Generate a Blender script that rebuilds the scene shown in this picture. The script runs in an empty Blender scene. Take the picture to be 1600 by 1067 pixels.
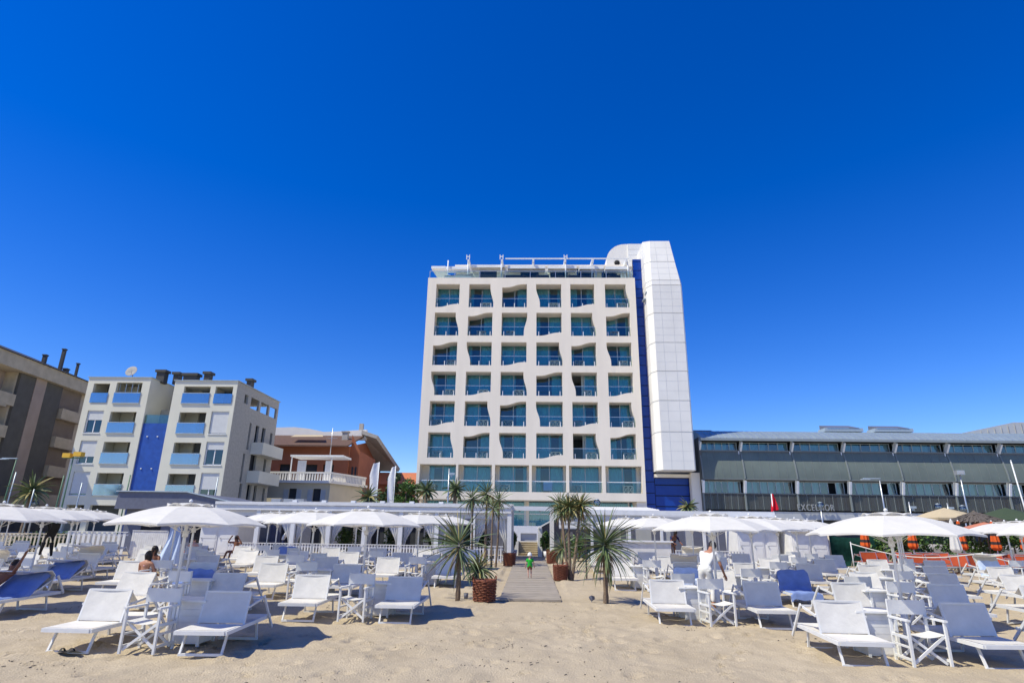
import bpy, bmesh, math, random
from mathutils import Vector, Matrix, Euler
R = math.radians
SC = bpy.context.scene
COL = SC.collection
rnd = random.Random(11)

# ------------------------------------------------------------------ camera
CAM_H = 2.0
cd = bpy.data.cameras.new('camera'); cam = bpy.data.objects.new('camera', cd); COL.objects.link(cam)
cd.sensor_fit = 'HORIZONTAL'; cd.sensor_width = 36.0; cd.lens = 20.898
cd.clip_start = 0.05; cd.clip_end = 4000
W = ((0.99949855, -0.00402524, -0.03140762), (0.02872462, -0.30212142, 0.95283658), (0.01332431, 0.95326095, 0.3018543))
cam.matrix_world = Matrix(((W[0][0], W[0][1], -W[0][2], 0), (W[1][0], W[1][1], -W[1][2], 0), (W[2][0], W[2][1], -W[2][2], CAM_H), (0, 0, 0, 1)))
SC.camera = cam

# ------------------------------------------------------------------ sky, sun, exposure
SUN_EL, SUN_AZ = R(54), R(27)            # azimuth: from the left (-X), turned towards the camera
sun_pos = Vector((-math.cos(SUN_EL)*math.cos(SUN_AZ), -math.cos(SUN_EL)*math.sin(SUN_AZ), math.sin(SUN_EL)))
wd = bpy.data.worlds.new("World"); SC.world = wd; wd.use_nodes = True
nt = wd.node_tree; nt.nodes.clear()
sky = nt.nodes.new('ShaderNodeTexSky'); sky.sky_type = 'NISHITA'; sky.sun_disc = False
sky.sun_elevation = SUN_EL; sky.sun_rotation = math.atan2(sun_pos.x, sun_pos.y)
sky.altitude = 0; sky.air_density = 1.0; sky.dust_density = 0.0; sky.ozone_density = 6.0
hs = nt.nodes.new('ShaderNodeHueSaturation'); hs.inputs['Hue'].default_value = 0.521; hs.inputs['Saturation'].default_value = 1.345; hs.inputs['Value'].default_value = 1.22
bg = nt.nodes.new('ShaderNodeBackground'); bg.inputs['Strength'].default_value = 0.13
wo = nt.nodes.new('ShaderNodeOutputWorld')
nt.links.new(sky.outputs[0], hs.inputs['Color']); nt.links.new(hs.outputs[0], bg.inputs['Color']); nt.links.new(bg.outputs[0], wo.inputs['Surface'])
sd = bpy.data.lights.new('sun', 'SUN'); sd.energy = 4.7; sd.angle = R(0.53); sd.color = (1.0, 0.94, 0.745)
so = bpy.data.objects.new('sun', sd); COL.objects.link(so); so.rotation_euler = sun_pos.to_track_quat('Z', 'Y').to_euler(); so.location = (-60, -20, 90)
vs = SC.view_settings; SC.display_settings.display_device = 'sRGB'
vs.view_transform = 'Standard'; vs.look = 'None'; vs.gamma = 1; vs.exposure = 0.12; vs.use_curve_mapping = False
SC.cycles.max_bounces = 8; SC.cycles.transparent_max_bounces = 16
SC.cycles.diffuse_bounces = 4; SC.cycles.sample_clamp_indirect = 6

# ------------------------------------------------------------------ helpers
SLOPE = 0.0125
def gz(y): return SLOPE*min(max(y, 0), 38.0)       # the beach climbs gently to the buildings

class MB:
    def __init__(s): s.v = []; s.f = []; s.m = []; s.s = []
    def add(s, vs_, fs, m=0, smooth=False):
        b = len(s.v); s.v += [tuple(p) for p in vs_]
        for f in fs: s.f.append(tuple(b+i for i in f)); s.m.append(m); s.s.append(smooth)
        return s
    def box(s, x0, x1, y0, y1, z0, z1, m=0):
        return s.add([(x0,y0,z0),(x1,y0,z0),(x1,y1,z0),(x0,y1,z0),(x0,y0,z1),(x1,y0,z1),(x1,y1,z1),(x0,y1,z1)],
                     [(0,3,2,1),(4,5,6,7),(0,1,5,4),(1,2,6,5),(2,3,7,6),(3,0,4,7)], m)
    def beam(s, a, b, w, h, m=0, up=(0,0,1)):
        a = Vector(a); b = Vector(b); d = (b-a).normalized(); u = Vector(up)
        if abs(d.dot(u)) > 0.98: u = Vector((0,1,0))
        x = d.cross(u).normalized()*w/2; z = x.cross(d).normalized()*h/2
        P = [a-x-z, a+x-z, a+x+z, a-x+z, b-x-z, b+x-z, b+x+z, b-x+z]
        return s.add(P, [(0,1,2,3),(7,6,5,4),(0,4,5,1),(1,5,6,2),(2,6,7,3),(3,7,4,0)], m)
    def tube(s, pts, r, n=8, m=0, cap=True):
        pts = [Vector(p) for p in pts]; k = len(pts); rs = r if isinstance(r, (list, tuple)) else [r]*k
        ref = None; V = []
        for i, p in enumerate(pts):
            d = (pts[min(i+1,k-1)]-pts[max(i-1,0)]).normalized()
            if ref is None:
                ref = d.cross(Vector((0,0,1)))
                if ref.length < 0.05: ref = d.cross(Vector((0,1,0)))
            ref = (ref-d*ref.dot(d)).normalized(); q = d.cross(ref)
            for j in range(n):
                t = 2*math.pi*j/n; V.append(p+(ref*math.cos(t)+q*math.sin(t))*rs[i])
        F = [(i*n+j, i*n+(j+1)%n, (i+1)*n+(j+1)%n, (i+1)*n+j) for i in range(k-1) for j in range(n)]
        s.add(V, F, m, True)
        if cap:
            b = len(s.v)-k*n
            s.f.append(tuple(b+j for j in range(n))[::-1]); s.m.append(m); s.s.append(False)
            s.f.append(tuple(b+(k-1)*n+j for j in range(n))); s.m.append(m); s.s.append(False)
        return s
    def lathe(s, prof, n=16, c=(0,0,0), m=0, smooth=True):
        V = [(c[0]+r*math.cos(2*math.pi*j/n), c[1]+r*math.sin(2*math.pi*j/n), c[2]+z) for r, z in prof for j in range(n)]
        F = [(i*n+j, i*n+(j+1)%n, (i+1)*n+(j+1)%n, (i+1)*n+j) for i in range(len(prof)-1) for j in range(n)]
        return s.add(V, F, m, smooth)
    def sheet(s, fn, nu, nv, m=0, smooth=True):
        V = [fn(i/nu, j/nv) for j in range(nv+1) for i in range(nu+1)]
        F = [(j*(nu+1)+i, j*(nu+1)+i+1, (j+1)*(nu+1)+i+1, (j+1)*(nu+1)+i) for j in range(nv) for i in range(nu)]
        return s.add(V, F, m, smooth)
    def prism(s, pts, z0, z1, m=0, top=None):
        k = len(pts); t = top or pts
        s.add([(x,y,z0) for x,y in pts]+[(x,y,z1) for x,y in t],
              [(i,(i+1)%k,k+(i+1)%k,k+i) for i in range(k)]+[tuple(range(k))[::-1], tuple(range(k,2*k))], m); return s
    def holed(s, us, zs, holes, mp, depth, m=0, jm=None):
        """wall panel us x zs with rectangular holes (u0,u1,z0,z1); mp(u,z,d) -> point, d = depth behind the face"""
        U = sorted(set([us[0],us[1]]+[h[i] for h in holes for i in (0,1)])); Z = sorted(set([zs[0],zs[1]]+[h[i] for h in holes for i in (2,3)]))
        for a, b in zip(U, U[1:]):
            for c, d in zip(Z, Z[1:]):
                mu, mz = (a+b)/2, (c+d)/2
                if not any(h[0] < mu < h[1] and h[2] < mz < h[3] for h in holes):
                    s.add([mp(a,c,0), mp(b,c,0), mp(b,d,0), mp(a,d,0)], [(0,1,2,3)], m)
        for a, b, c, d in holes:
            q = [(a,c),(b,c),(b,d),(a,d)]
            for i in range(4):
                p, r = q[i], q[(i+1)%4]
                s.add([mp(p[0],p[1],0), mp(r[0],r[1],0), mp(r[0],r[1],depth), mp(p[0],p[1],depth)], [(3,2,1,0)], m if jm is None else jm)
        return s
    def build(s, name, mats, parent=None, loc=None):
        me = bpy.data.meshes.new(name); me.from_pydata(s.v, [], s.f)
        mats = mats if isinstance(mats, (list, tuple)) else [mats]
        for mt in mats: me.materials.append(mt)
        me.polygons.foreach_set('material_index', s.m); me.polygons.foreach_set('use_smooth', s.s); me.update()
        o = bpy.data.objects.new(name, me); COL.objects.link(o)
        if parent: o.parent = parent
        if loc: o.location = loc
        return o

def tag(o, label, cat, group=None, kind=None):
    if label: o['label'] = label
    if cat: o['category'] = cat
    if group: o['group'] = group
    if kind: o['kind'] = kind
    return o
def struct(o): o['kind'] = 'structure'; return o
def thing(name, label, cat, loc=(0,0,0), rz=0, group=None):
    o = bpy.data.objects.new(name, None); COL.objects.link(o); o.empty_display_size = 0.2
    o.location = loc; o.rotation_euler = (0, 0, rz)
    return tag(o, label, cat, group)
KIDS = {}
def kids(o): return [c for c in o.children]
def copy_tree(o, parent=None):
    c = o.copy(); COL.objects.link(c)
    if parent: c.parent = parent
    for ch in list(kids(o)): copy_tree(ch, c)
    return c
def px(p):                                   # where a point lands in the frame (photo pixels): only used to leave out repeats outside the frame
    q = Vector(p)-Vector((0,0,CAM_H)); c = [sum(W[i][k]*q[i] for i in range(3)) for k in range(3)]
    return (800+928.8*c[0]/c[2], 533.5-928.8*c[1]/c[2]) if c[2] > 0.1 else (9e9, 9e9)
ORD = ['first','second','third','fourth','fifth','sixth','seventh','eighth','ninth','tenth','eleventh','twelfth']

# ------------------------------------------------------------------ materials
def mat(name, col, rough=0.6, var=0.08, scale=6.0, bump=0.0, bscale=40.0, metal=0.0, spec=0.4, rand=0.0, stretch=None):
    m = bpy.data.materials.new(name); m.use_nodes = True; t = m.node_tree; n = t.nodes; l = t.links
    b = n['Principled BSDF']; b.inputs['Roughness'].default_value = rough; b.inputs['Metallic'].default_value = metal
    b.inputs['Specular IOR Level'].default_value = spec
    tc = n.new('ShaderNodeTexCoord'); src = tc.outputs['Object']
    if stretch:
        mp_ = n.new('ShaderNodeMapping'); mp_.inputs['Scale'].default_value = stretch; l.new(src, mp_.inputs[0]); src = mp_.outputs[0]
    no = n.new('ShaderNodeTexNoise'); no.inputs['Scale'].default_value = scale; no.inputs['Detail'].default_value = 5; l.new(src, no.inputs['Vector'])
    mr = n.new('ShaderNodeMapRange'); mr.inputs[1].default_value = 0.3; mr.inputs[2].default_value = 0.7
    mr.inputs[3].default_value = 1-var; mr.inputs[4].default_value = 1+var; l.new(no.outputs[0], mr.inputs[0])
    fac = mr.outputs[0]
    if rand:
        oi = n.new('ShaderNodeObjectInfo'); r2 = n.new('ShaderNodeMapRange'); r2.inputs[3].default_value = 1-rand; r2.inputs[4].default_value = 1+rand*0.3
        l.new(oi.outputs['Random'], r2.inputs[0]); mu = n.new('ShaderNodeMath'); mu.operation = 'MULTIPLY'; l.new(fac, mu.inputs[0]); l.new(r2.outputs[0], mu.inputs[1]); fac = mu.outputs[0]
    vm = n.new('ShaderNodeVectorMath'); vm.operation = 'SCALE'; vm.inputs[0].default_value = col; l.new(fac, vm.inputs['Scale'])
    l.new(vm.outputs[0], b.inputs['Base Color'])
    if bump:
        n2 = n.new('ShaderNodeTexNoise'); n2.inputs['Scale'].default_value = bscale; n2.inputs['Detail'].default_value = 4; l.new(src, n2.inputs['Vector'])
        bp = n.new('ShaderNodeBump'); bp.inputs['Strength'].default_value = bump; bp.inputs['Distance'].default_value = 0.02; l.new(n2.outputs[0], bp.inputs['Height']); l.new(bp.outputs[0], b.inputs['Normal'])
    return m
def glassmat(name, tint, refl=0.15, rough=0.02):
    m = bpy.data.materials.new(name); m.use_nodes = True; t = m.node_tree; n = t.nodes; l = t.links
    n.remove(n['Principled BSDF']); out = n['Material Output']
    tr = n.new('ShaderNodeBsdfTransparent'); tr.inputs[0].default_value = (*tint, 1)
    gl = n.new('ShaderNodeBsdfGlossy'); gl.inputs['Color'].default_value = (0.85, 0.93, 0.95, 1); gl.inputs['Roughness'].default_value = rough
    fr = n.new('ShaderNodeFresnel'); fr.inputs[0].default_value = 1.5
    ad = n.new('ShaderNodeMath'); ad.operation = 'ADD'; ad.use_clamp = True; ad.inputs[1].default_value = refl; l.new(fr.outputs[0], ad.inputs[0])
    mx = n.new('ShaderNodeMixShader'); l.new(ad.outputs[0], mx.inputs[0]); l.new(tr.outputs[0], mx.inputs[1]); l.new(gl.outputs[0], mx.inputs[2]); l.new(mx.outputs[0], out.inputs[0])
    return m
def clothmat(name, col, trans=0.25, rand=0.0, var=0.04, scale=5, weave=0):
    m = mat(name, col, rough=0.85, var=var, scale=scale, spec=0.1, rand=rand, bump=0.5, bscale=7)
    t = m.node_tree; n = t.nodes; l = t.links; b = n['Principled BSDF']; out = n['Material Output']
    ts = n.new('ShaderNodeBsdfTranslucent'); l.new(b.inputs['Base Color'].links[0].from_socket, ts.inputs[0])
    mx = n.new('ShaderNodeMixShader'); mx.inputs[0].default_value = trans; l.new(b.outputs[0], mx.inputs[1]); l.new(ts.outputs[0], mx.inputs[2]); l.new(mx.outputs[0], out.inputs[0])
    return m
def meshmat(name, col, see):
    m = mat(name, col, rough=0.6, var=0.10, scale=0.7); t = m.node_tree; n = t.nodes; l = t.links; b = n['Principled BSDF']; out = n['Material Output']
    tr = n.new('ShaderNodeBsdfTransparent'); mx = n.new('ShaderNodeMixShader'); mx.inputs[0].default_value = see; l.new(b.outputs[0], mx.inputs[1]); l.new(tr.outputs[0], mx.inputs[2]); l.new(mx.outputs[0], out.inputs[0]); return m
M = dict(
 white=mat('white_paint', (0.74,0.74,0.74), 0.45, 0.05, 3, rand=0.04), chairwood=mat('white_painted_wood', (0.73,0.73,0.72), 0.5, 0.05, 8, rand=0.05),
 sling=clothmat('white_sling_fabric', (0.72,0.70,0.665), 0.10, rand=0.10, var=0.07), canvas=clothmat('white_canvas', (0.72,0.715,0.70), 0.10, rand=0.06),
 canopy=clothmat('white_umbrella_canvas', (0.77,0.755,0.715), 0.24, rand=0.04), beigecanvas=clothmat('beige_hood_canvas', (0.68,0.63,0.55), 0.2, rand=0.1),
 bluetowel=clothmat('blue_towel', (0.20,0.28,0.55), 0.05, var=0.12), paletowel=clothmat('pale_blue_towel', (0.55,0.65,0.85), 0.08, var=0.08),
 boxwood=mat('white_washed_boards', (0.72,0.71,0.69), 0.6, 0.10, 4, rand=0.08),
 render_=mat('warm_white_render', (0.85,0.765,0.645), 0.85, 0.05, 0.9, 0.08, 30, stretch=(1,1,0.12)), panel=mat('white_cladding', (0.81,0.79,0.745), 0.45, 0.05, 0.5),
 joint=mat('grey_joint', (0.58,0.59,0.60), 0.7), drumwhite=mat('cream_white_render', (0.78,0.75,0.70), 0.8, 0.03, 1),
 blueclad=mat('cobalt_cladding', (0.004,0.045,0.30), 0.3, 0.08, 0.4), frame=mat('pale_aluminium', (0.42,0.48,0.52), 0.4, metal=0.3), steel=mat('steel', (0.55,0.57,0.58), 0.35, metal=0.7),
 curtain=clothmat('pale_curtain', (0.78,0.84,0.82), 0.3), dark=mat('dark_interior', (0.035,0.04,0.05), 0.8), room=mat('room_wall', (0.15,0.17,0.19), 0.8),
 glass=glassmat('tinted_window_glass', (0.32,0.74,0.82), 0.07), railglass=glassmat('clear_railing_glass', (0.66,0.86,0.90), 0.02), blueglass=glassmat('blue_railing_glass', (0.25,0.55,0.85), 0.28, 0.15),
 darkglass=glassmat('grey_screen_glass', (0.30,0.34,0.34), 0.0, 0.25),
 sage=mat('sage_beige_render', (0.69,0.67,0.56), 0.9, 0.05, 0.6, 0.1, 30), shutter=mat('white_roller_shutter', (0.66,0.67,0.66), 0.6, 0.04, 3),
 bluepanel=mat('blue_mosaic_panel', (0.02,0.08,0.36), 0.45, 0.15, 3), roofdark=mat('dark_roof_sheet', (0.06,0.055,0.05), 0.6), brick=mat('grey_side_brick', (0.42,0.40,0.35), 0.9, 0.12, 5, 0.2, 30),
 darkwall=mat('charcoal_render', (0.105,0.098,0.085), 0.9, 0.12, 1.2), tanstripe=mat('tan_render', (0.37,0.29,0.235), 0.9, 0.08, 1), beige=mat('sandstone_render', (0.46,0.39,0.28), 0.9, 0.12, 1.5, 0.2, 20),
 redwall=mat('terracotta_render', (0.30,0.105,0.055), 0.9, 0.10, 0.8), redroof=mat('brown_roof_tiles', (0.12,0.07,0.052), 0.9, 0.25, 9), cream=mat('cream_render', (0.60,0.53,0.40), 0.9, 0.05, 1), greenmetal=mat('green_metal', (0.05,0.12,0.09), 0.5),
 orangeroof=mat('orange_roof_tiles', (0.50,0.17,0.08), 0.9, 0.2, 8), shutterwood=mat('maroon_shutter', (0.10,0.015,0.015), 0.6),
 zinc=mat('zinc_roof', (0.36,0.43,0.47), 0.4, 0.08, 1, metal=0.4), screen=meshmat('perforated_screen', (0.185,0.225,0.205), 0.25), railscreen=meshmat('dark_mesh_balustrade', (0.085,0.086,0.083), 0.30), winggrey=mat('grey_steel_profile', (0.20,0.225,0.22), 0.6), wingslab=mat('dark_grey_slab_edge', (0.13,0.135,0.13), 0.8), wingglass=glassmat('pale_window_glass', (0.34,0.62,0.70), 0.13), finwhite=mat('white_fin', (0.78,0.79,0.79), 0.5),
 greywood=mat('weathered_boards', (0.37,0.32,0.26), 0.85, 0.22, 3, 0.3, 20, stretch=(1,8,1)), slate=mat('slate_grey_sheet', (0.13,0.14,0.19), 0.6), greyblue=mat('grey_panel', (0.45,0.46,0.47), 0.7, 0.06, 2),  # greyblue: neutral grey shared by balcony tables, fascia, shutters and roof units
 letter=mat('dull_silver_letters', (0.33,0.34,0.35), 0.4, metal=0.3), wicker=mat('brown_wicker', (0.19,0.058,0.028), 0.6, 0.5, 26, 0.8, 40), straw=mat('dark_thatch', (0.12,0.10,0.085), 0.95, 0.45, 14, 0.6, 30, stretch=(1,1,6)),
 leafpalm=mat('cordyline_leaf', (0.105,0.145,0.060), 0.5, 0.35, 5, spec=0.4), leafyel=mat('yellowing_cordyline_leaf', (0.26,0.22,0.075), 0.6, 0.35, 5), leafdry=mat('dry_leaf', (0.28,0.20,0.10), 0.8, 0.3, 5),
 bark=mat('palm_bark', (0.20,0.145,0.10), 0.95, 0.4, 18, 0.8, 30, stretch=(1,1,3)), leaf=mat('shrub_leaf', (0.040,0.085,0.022), 0.55, 0.45, 3), leaf2=mat('bright_shrub_leaf', (0.10,0.19,0.035), 0.55, 0.4, 3), pine=mat('pine_leaf', (0.035,0.07,0.02), 0.6, 0.4, 2),
 orange=clothmat('orange_fabric', (0.60,0.12,0.05), 0.12, rand=0.35), orangeband=clothmat('orange_umbrella_cloth', (0.72,0.13,0.03), 0.1), blackband=clothmat('black_umbrella_cloth', (0.05,0.04,0.04), 0.02),
 coral=clothmat('coral_cloth', (0.58,0.22,0.14), 0.15), creamcloth=clothmat('cream_cloth', (0.58,0.48,0.32), 0.15), greencloth=clothmat('green_cloth', (0.06,0.085,0.052), 0.05), tarp=clothmat('dark_green_tarp', (0.012,0.055,0.040), 0.02, var=0.3),
 red=clothmat('red_flag_cloth', (0.72,0.02,0.04), 0.2), banner=clothmat('white_banner_cloth', (0.78,0.78,0.80), 0.25), rope=mat('white_rope', (0.70,0.68,0.62), 0.9), concrete=mat('concrete', (0.40,0.38,0.35), 0.9, 0.1, 2),
 step=mat('yellow_stone_steps', (0.50,0.43,0.30), 0.85, 0.1, 3), yellow=mat('yellow_lamp_housing', (0.70,0.42,0.04), 0.5), lens=mat('grey_lamp_lens', (0.45,0.46,0.48), 0.2), globe=glassmat('clear_globe', (0.80,0.85,0.88), 0.10),
 greenpole=mat('green_pole', (0.10,0.20,0.12), 0.5), rattan=mat('black_rattan', (0.02,0.02,0.02), 0.7), black=mat('black_cloth', (0.012,0.012,0.015), 0.8), terrace=mat('promenade_paving', (0.38,0.36,0.33), 0.9, 0.1, 1),
 skin=mat('tanned_skin', (0.42,0.20,0.125), 0.55, 0.06, 8), skin2=mat('pale_skin', (0.62,0.36,0.27), 0.55, 0.06, 8), skin3=mat('deep_tan_skin', (0.22,0.09,0.05), 0.5, 0.06, 8), hair=mat('dark_hair', (0.018,0.012,0.010), 0.5, 0.3, 40),
 greenshirt=clothmat('green_shirt', (0.035,0.42,0.05), 0.05), shorts=clothmat('brown_shorts', (0.24,0.11,0.055), 0.05), whitecotton=clothmat('white_cotton', (0.80,0.80,0.80), 0.08), pink=clothmat('pink_cloth', (0.72,0.42,0.45), 0.05), navy=clothmat('navy_cloth', (0.03,0.04,0.10), 0.03),
)
# ------------------------------------------------------------------ ground
def sandmat():
    m = bpy.data.materials.new('beach_sand'); m.use_nodes = True; t = m.node_tree; n = t.nodes; l = t.links; b = n['Principled BSDF']
    b.inputs['Roughness'].default_value = 0.95; b.inputs['Specular IOR Level'].default_value = 0.1
    tc = n.new('ShaderNodeTexCoord')
    def noise(sc, det=5):
        q = n.new('ShaderNodeTexNoise'); q.inputs['Scale'].default_value = sc; q.inputs['Detail'].default_value = det; l.new(tc.outputs['Object'], q.inputs['Vector']); return q.outputs[0]
    cr = n.new('ShaderNodeValToRGB'); e = cr.color_ramp.elements
    e[0].position = 0.30; e[0].color = (0.400,0.328,0.228,1); e[1].position = 0.72; e[1].color = (0.525,0.442,0.322,1)
    a = n.new('ShaderNodeMath'); a.operation = 'MULTIPLY_ADD'; a.inputs[1].default_value = 0.55
    c = n.new('ShaderNodeMath'); c.operation = 'MULTIPLY'; c.inputs[1].default_value = 0.45
    l.new(noise(0.7), a.inputs[0]); l.new(noise(26, 3), c.inputs[0]); l.new(c.outputs[0], a.inputs[2]); l.new(a.outputs[0], cr.inputs[0]); l.new(cr.outputs[0], b.inputs['Base Color'])
    h1 = n.new('ShaderNodeMath'); h1.operation = 'MULTIPLY_ADD'; h1.inputs[1].default_value = 0.6
    l.new(noise(7, 3), h1.inputs[0]); l.new(noise(38, 4), h1.inputs[2])
    bp = n.new('ShaderNodeBump'); bp.inputs['Strength'].default_value = 0.55; bp.inputs['Distance'].default_value = 0.05; l.new(h1.outputs[0], bp.inputs['Height']); l.new(bp.outputs[0], b.inputs['Normal'])
    return m
from mathutils import noise as mn
def axis(dense, lo, hi):
    return sorted(set(lo+dense+hi))
def frange(a, b, s):
    r = []; x = a
    while x < b-1e-6: r.append(round(x, 4)); x += s
    return r
xs = [-1500,-600,-250,-120,-70,-45,-34] + frange(-28,-12,0.4) + frange(-12,-9,0.12) + frange(-9,9,0.065) + frange(9,12,0.12) + frange(12,28,0.4) + [28,34,45,70,120,250,600,1500]
ys = [-400,-100,-30,-8,0,3,5] + frange(6,14,0.06) + frange(14,22,0.12) + frange(22,38,0.3) + [38,39,40.5,60,90,150,400,1500]
prints = [(rnd.uniform(-12,12), rnd.uniform(6.5,17), rnd.uniform(0.09,0.17), rnd.uniform(0.03,0.075)) for _ in range(420)]
for _ in range(22):                                   # walked trails: heel and toe of alternate steps
    x, y, a = rnd.uniform(-8,8), rnd.uniform(6.8,15), rnd.uniform(0,6.28)
    for i in range(rnd.randint(6,16)):
        a += rnd.gauss(0,0.12); x += 0.56*math.cos(a); y += 0.56*math.sin(a); s = 0.11*(1 if i % 2 else -1); d = rnd.uniform(0.05,0.085)
        prints += [(x-s*math.sin(a), y+s*math.cos(a), 0.075, d), (x-s*math.sin(a)+0.15*math.cos(a), y+s*math.cos(a)+0.15*math.sin(a), 0.085, d*0.8)]
cell = {}
for p in prints: cell.setdefault((int(p[0]//0.5), int(p[1]//0.5)), []).append(p)
def sandz(x, y):
    z = gz(y)
    if 2 < y < 36 and abs(x) < 30:
        z += 0.055*(mn.noise((x*0.35, y*0.35, 1.7))) + 0.042*mn.noise((x*1.3, y*1.3, 4.1)) + 0.030*mn.noise((x*3.3, y*3.3, 9.1)) + 0.011*mn.noise((x*7.5, y*7.5, 2.1))
        if y < 18 and abs(x) < 12.5:
            i, j = int(x//0.5), int(y//0.5)
            for a in (i-1, i, i+1):
                for b in (j-1, j, j+1):
                    for qx, qy, r, d in cell.get((a, b), ()):
                        dd = ((x-qx)**2 + (y-qy)**2)/(r*r)
                        if dd < 4: z += d*(-math.exp(-dd*1.6) + 0.5*math.exp(-(math.sqrt(dd)-1.15)**2*8))
        if abs(x) < 1.1 and y > 14: z = min(z, gz(y)-0.03)
    return z
mb = MB(); nx = len(xs)
V = [(x, y, sandz(x, y)) for y in ys for x in xs]
mb.add(V, [(j*nx+i, j*nx+i+1, (j+1)*nx+i+1, (j+1)*nx+i) for j in range(len(ys)-1) for i in range(nx-1)], 0, True)
struct(mb.build('sand', sandmat()))
mb = MB(); mb.box(-300, -1.6, 41.2, 400, 0.3, 1.25); mb.box(1.6, 300, 41.2, 400, 0.3, 1.25); mb.box(-1.6, 1.6, 42.2, 400, 0.3, 1.25)
struct(mb.build('promenade', M['terrace']))
# boardwalk: loose cross boards on the sand
mb = MB(); y = 15.6+1.6
while y < 37.2:
    w = 0.135; z = gz(y)+rnd.uniform(-0.004, 0.004); t = 0.035
    j0, j1 = rnd.uniform(-0.012, 0.012), rnd.uniform(-0.012, 0.012)
    mb.box(-0.80+j0, 0.84+j1, y, y+w-0.012, z-0.02, z+t); y += w
struct(mb.build('boardwalk', M['greywood']))
mb = MB()
clu = [(rnd.uniform(-0.8,0.8), 7.2+10*rnd.random()**1.5) for _ in range(30)]
for _ in range(330):
    cx, cy = rnd.choice(clu); y = max(6.5, cy+rnd.gauss(0,0.18)); x = cx*cy+rnd.gauss(0,0.35); z = sandz(x, y)+0.004
    a = rnd.gauss(0.1,0.7); L = rnd.uniform(0.004, 0.03)*rnd.uniform(0.4,1)
    mb.beam((x-L*math.cos(a), y-L*math.sin(a), z), (x+L*math.cos(a), y+L*math.sin(a), z+0.006), 0.010, 0.007)
tag(mb.build('seaweed', M['roofdark']), 'scattered dark scraps of dry seaweed on the bare sand in front', 'seaweed', kind='stuff')

# ------------------------------------------------------------------ hotel with wavy window openings
HOT = thing('hotel', 'tall beige hotel with wavy window openings beside a white tower', 'hotel', (0, 60, 0))
def S_(t): return t*t*(3-2*t)
def SS(t): return S_(S_(max(0,min(1,t))))
colx = [(-10.35,-7.78),(-6.74,-4.12),(-3.12,-0.44),(0.60,3.30),(4.28,6.88),(8.02,10.58)]
colb = [-11.3,-7.27,-3.65,0.06,3.72,7.28,11.3]
rowt = [27.57,24.25,20.93,17.68,14.55,11.33]; rowb = [24.89,21.66,18.39,15.18,12.01,8.81]
rowB = [28.33,24.57,21.30,18.04,14.86,11.67,8.47,4.79]
col7 = [(-11.0,-7.38),(-7.16,-3.80),(-3.50,-0.11),(0.16,3.56),(3.84,7.08),(7.42,10.98)]
WAV = ['BRTLBR','RTrBRT','TLBRTL','LBRTLB','BRTLBR','RTLBRT']
N = 20; DEP = 1.5
mb = MB()
def opening(xa, xb, za, zb, w):
    b, r, t, l = [], [], [], []
    for i in range(N):
        u = i/N
        b.append([xa+(xb-xa)*u, za]); r.append([xb, za+(zb-za)*u]); t.append([xb-(xb-xa)*u, zb]); l.append([xa, zb-(zb-za)*u])
    P = b+r+t+l; h = zb-za; wd_ = xb-xa
    for p in P:
        u = (p[0]-xa)/wd_; v = (p[1]-za)/h
        if w == 'B' and v < 0.5: p[1] += 0.36*SS(u)*(1-v)**4
        if w == 'T' and v > 0.5: p[1] -= 0.40*(1-SS(u))*v**4
        if w == 'R' and u > 0.5: p[0] -= (0.36*SS(v)-0.06)*u**4
        if w == 'r' and u > 0.5: p[0] -= (0.36*SS(1-v)-0.06)*u**4
        if w == 'L' and u < 0.5: p[0] += (0.42*SS(1-v)-0.04)*(1-u)**4
    return P
for r in range(7):
    for c in range(6):
        xa, xb = (colx if r < 6 else col7)[c]; za, zb = (rowb[r], rowt[r]) if r < 6 else (5.56, 8.15)
        P = opening(xa, xb, za, zb, WAV[r][c] if r < 6 else '-')
        O = []; A, B, C, D = colb[c], colb[c+1], rowB[r+1], rowB[r]
        for i in range(N): O.append((A+(B-A)*i/N, C))
        for i in range(N): O.append((B, C+(D-C)*i/N))
        for i in range(N): O.append((B-(B-A)*i/N, D))
        for i in range(N): O.append((A, D-(D-C)*i/N))
        k = 4*N
        mb.add([(x,0,z) for x,z in O]+[(x,0,z) for x,z in P]+[(x,DEP,z) for x,z in P],
               [(i,(i+1)%k,k+(i+1)%k,k+i) for i in range(k)]+[(k+i,k+(i+1)%k,2*k+(i+1)%k,2*k+i) for i in range(k)])
mb.build('facade', M['render_'], HOT)
mb = MB()                                           # flanks, roof slab, soffit under the overhang, floors behind the openings
mb.box(-11.3,-11.05,0.003,18,4.79,28.33); mb.box(11.05,11.3,0.003,18,4.79,28.33); mb.box(-11.05,11.05,0.003,18,28.05,28.327); mb.box(-11.05,11.05,0.003,3.0,4.793,5.3)
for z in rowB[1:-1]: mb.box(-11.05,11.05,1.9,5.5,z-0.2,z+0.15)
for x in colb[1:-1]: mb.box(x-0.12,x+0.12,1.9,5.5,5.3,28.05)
mb.build('side_wall', M['render_'], HOT)
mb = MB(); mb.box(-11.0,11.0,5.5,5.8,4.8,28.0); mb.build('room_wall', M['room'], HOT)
mb = MB(); mb.box(-11.3,11.4,3.0,3.3,1.2,2.05); mb.box(-11.3,-11.0,2.6,3.0,1.2,4.79); mb.box(10.4,11.35,0.2,3.0,1.2,4.786); mb.box(-0.4,-0.1,2.75,3.0,2.05,4.79)
mb.build('plinth_wall', M['render_'], HOT)
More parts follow.
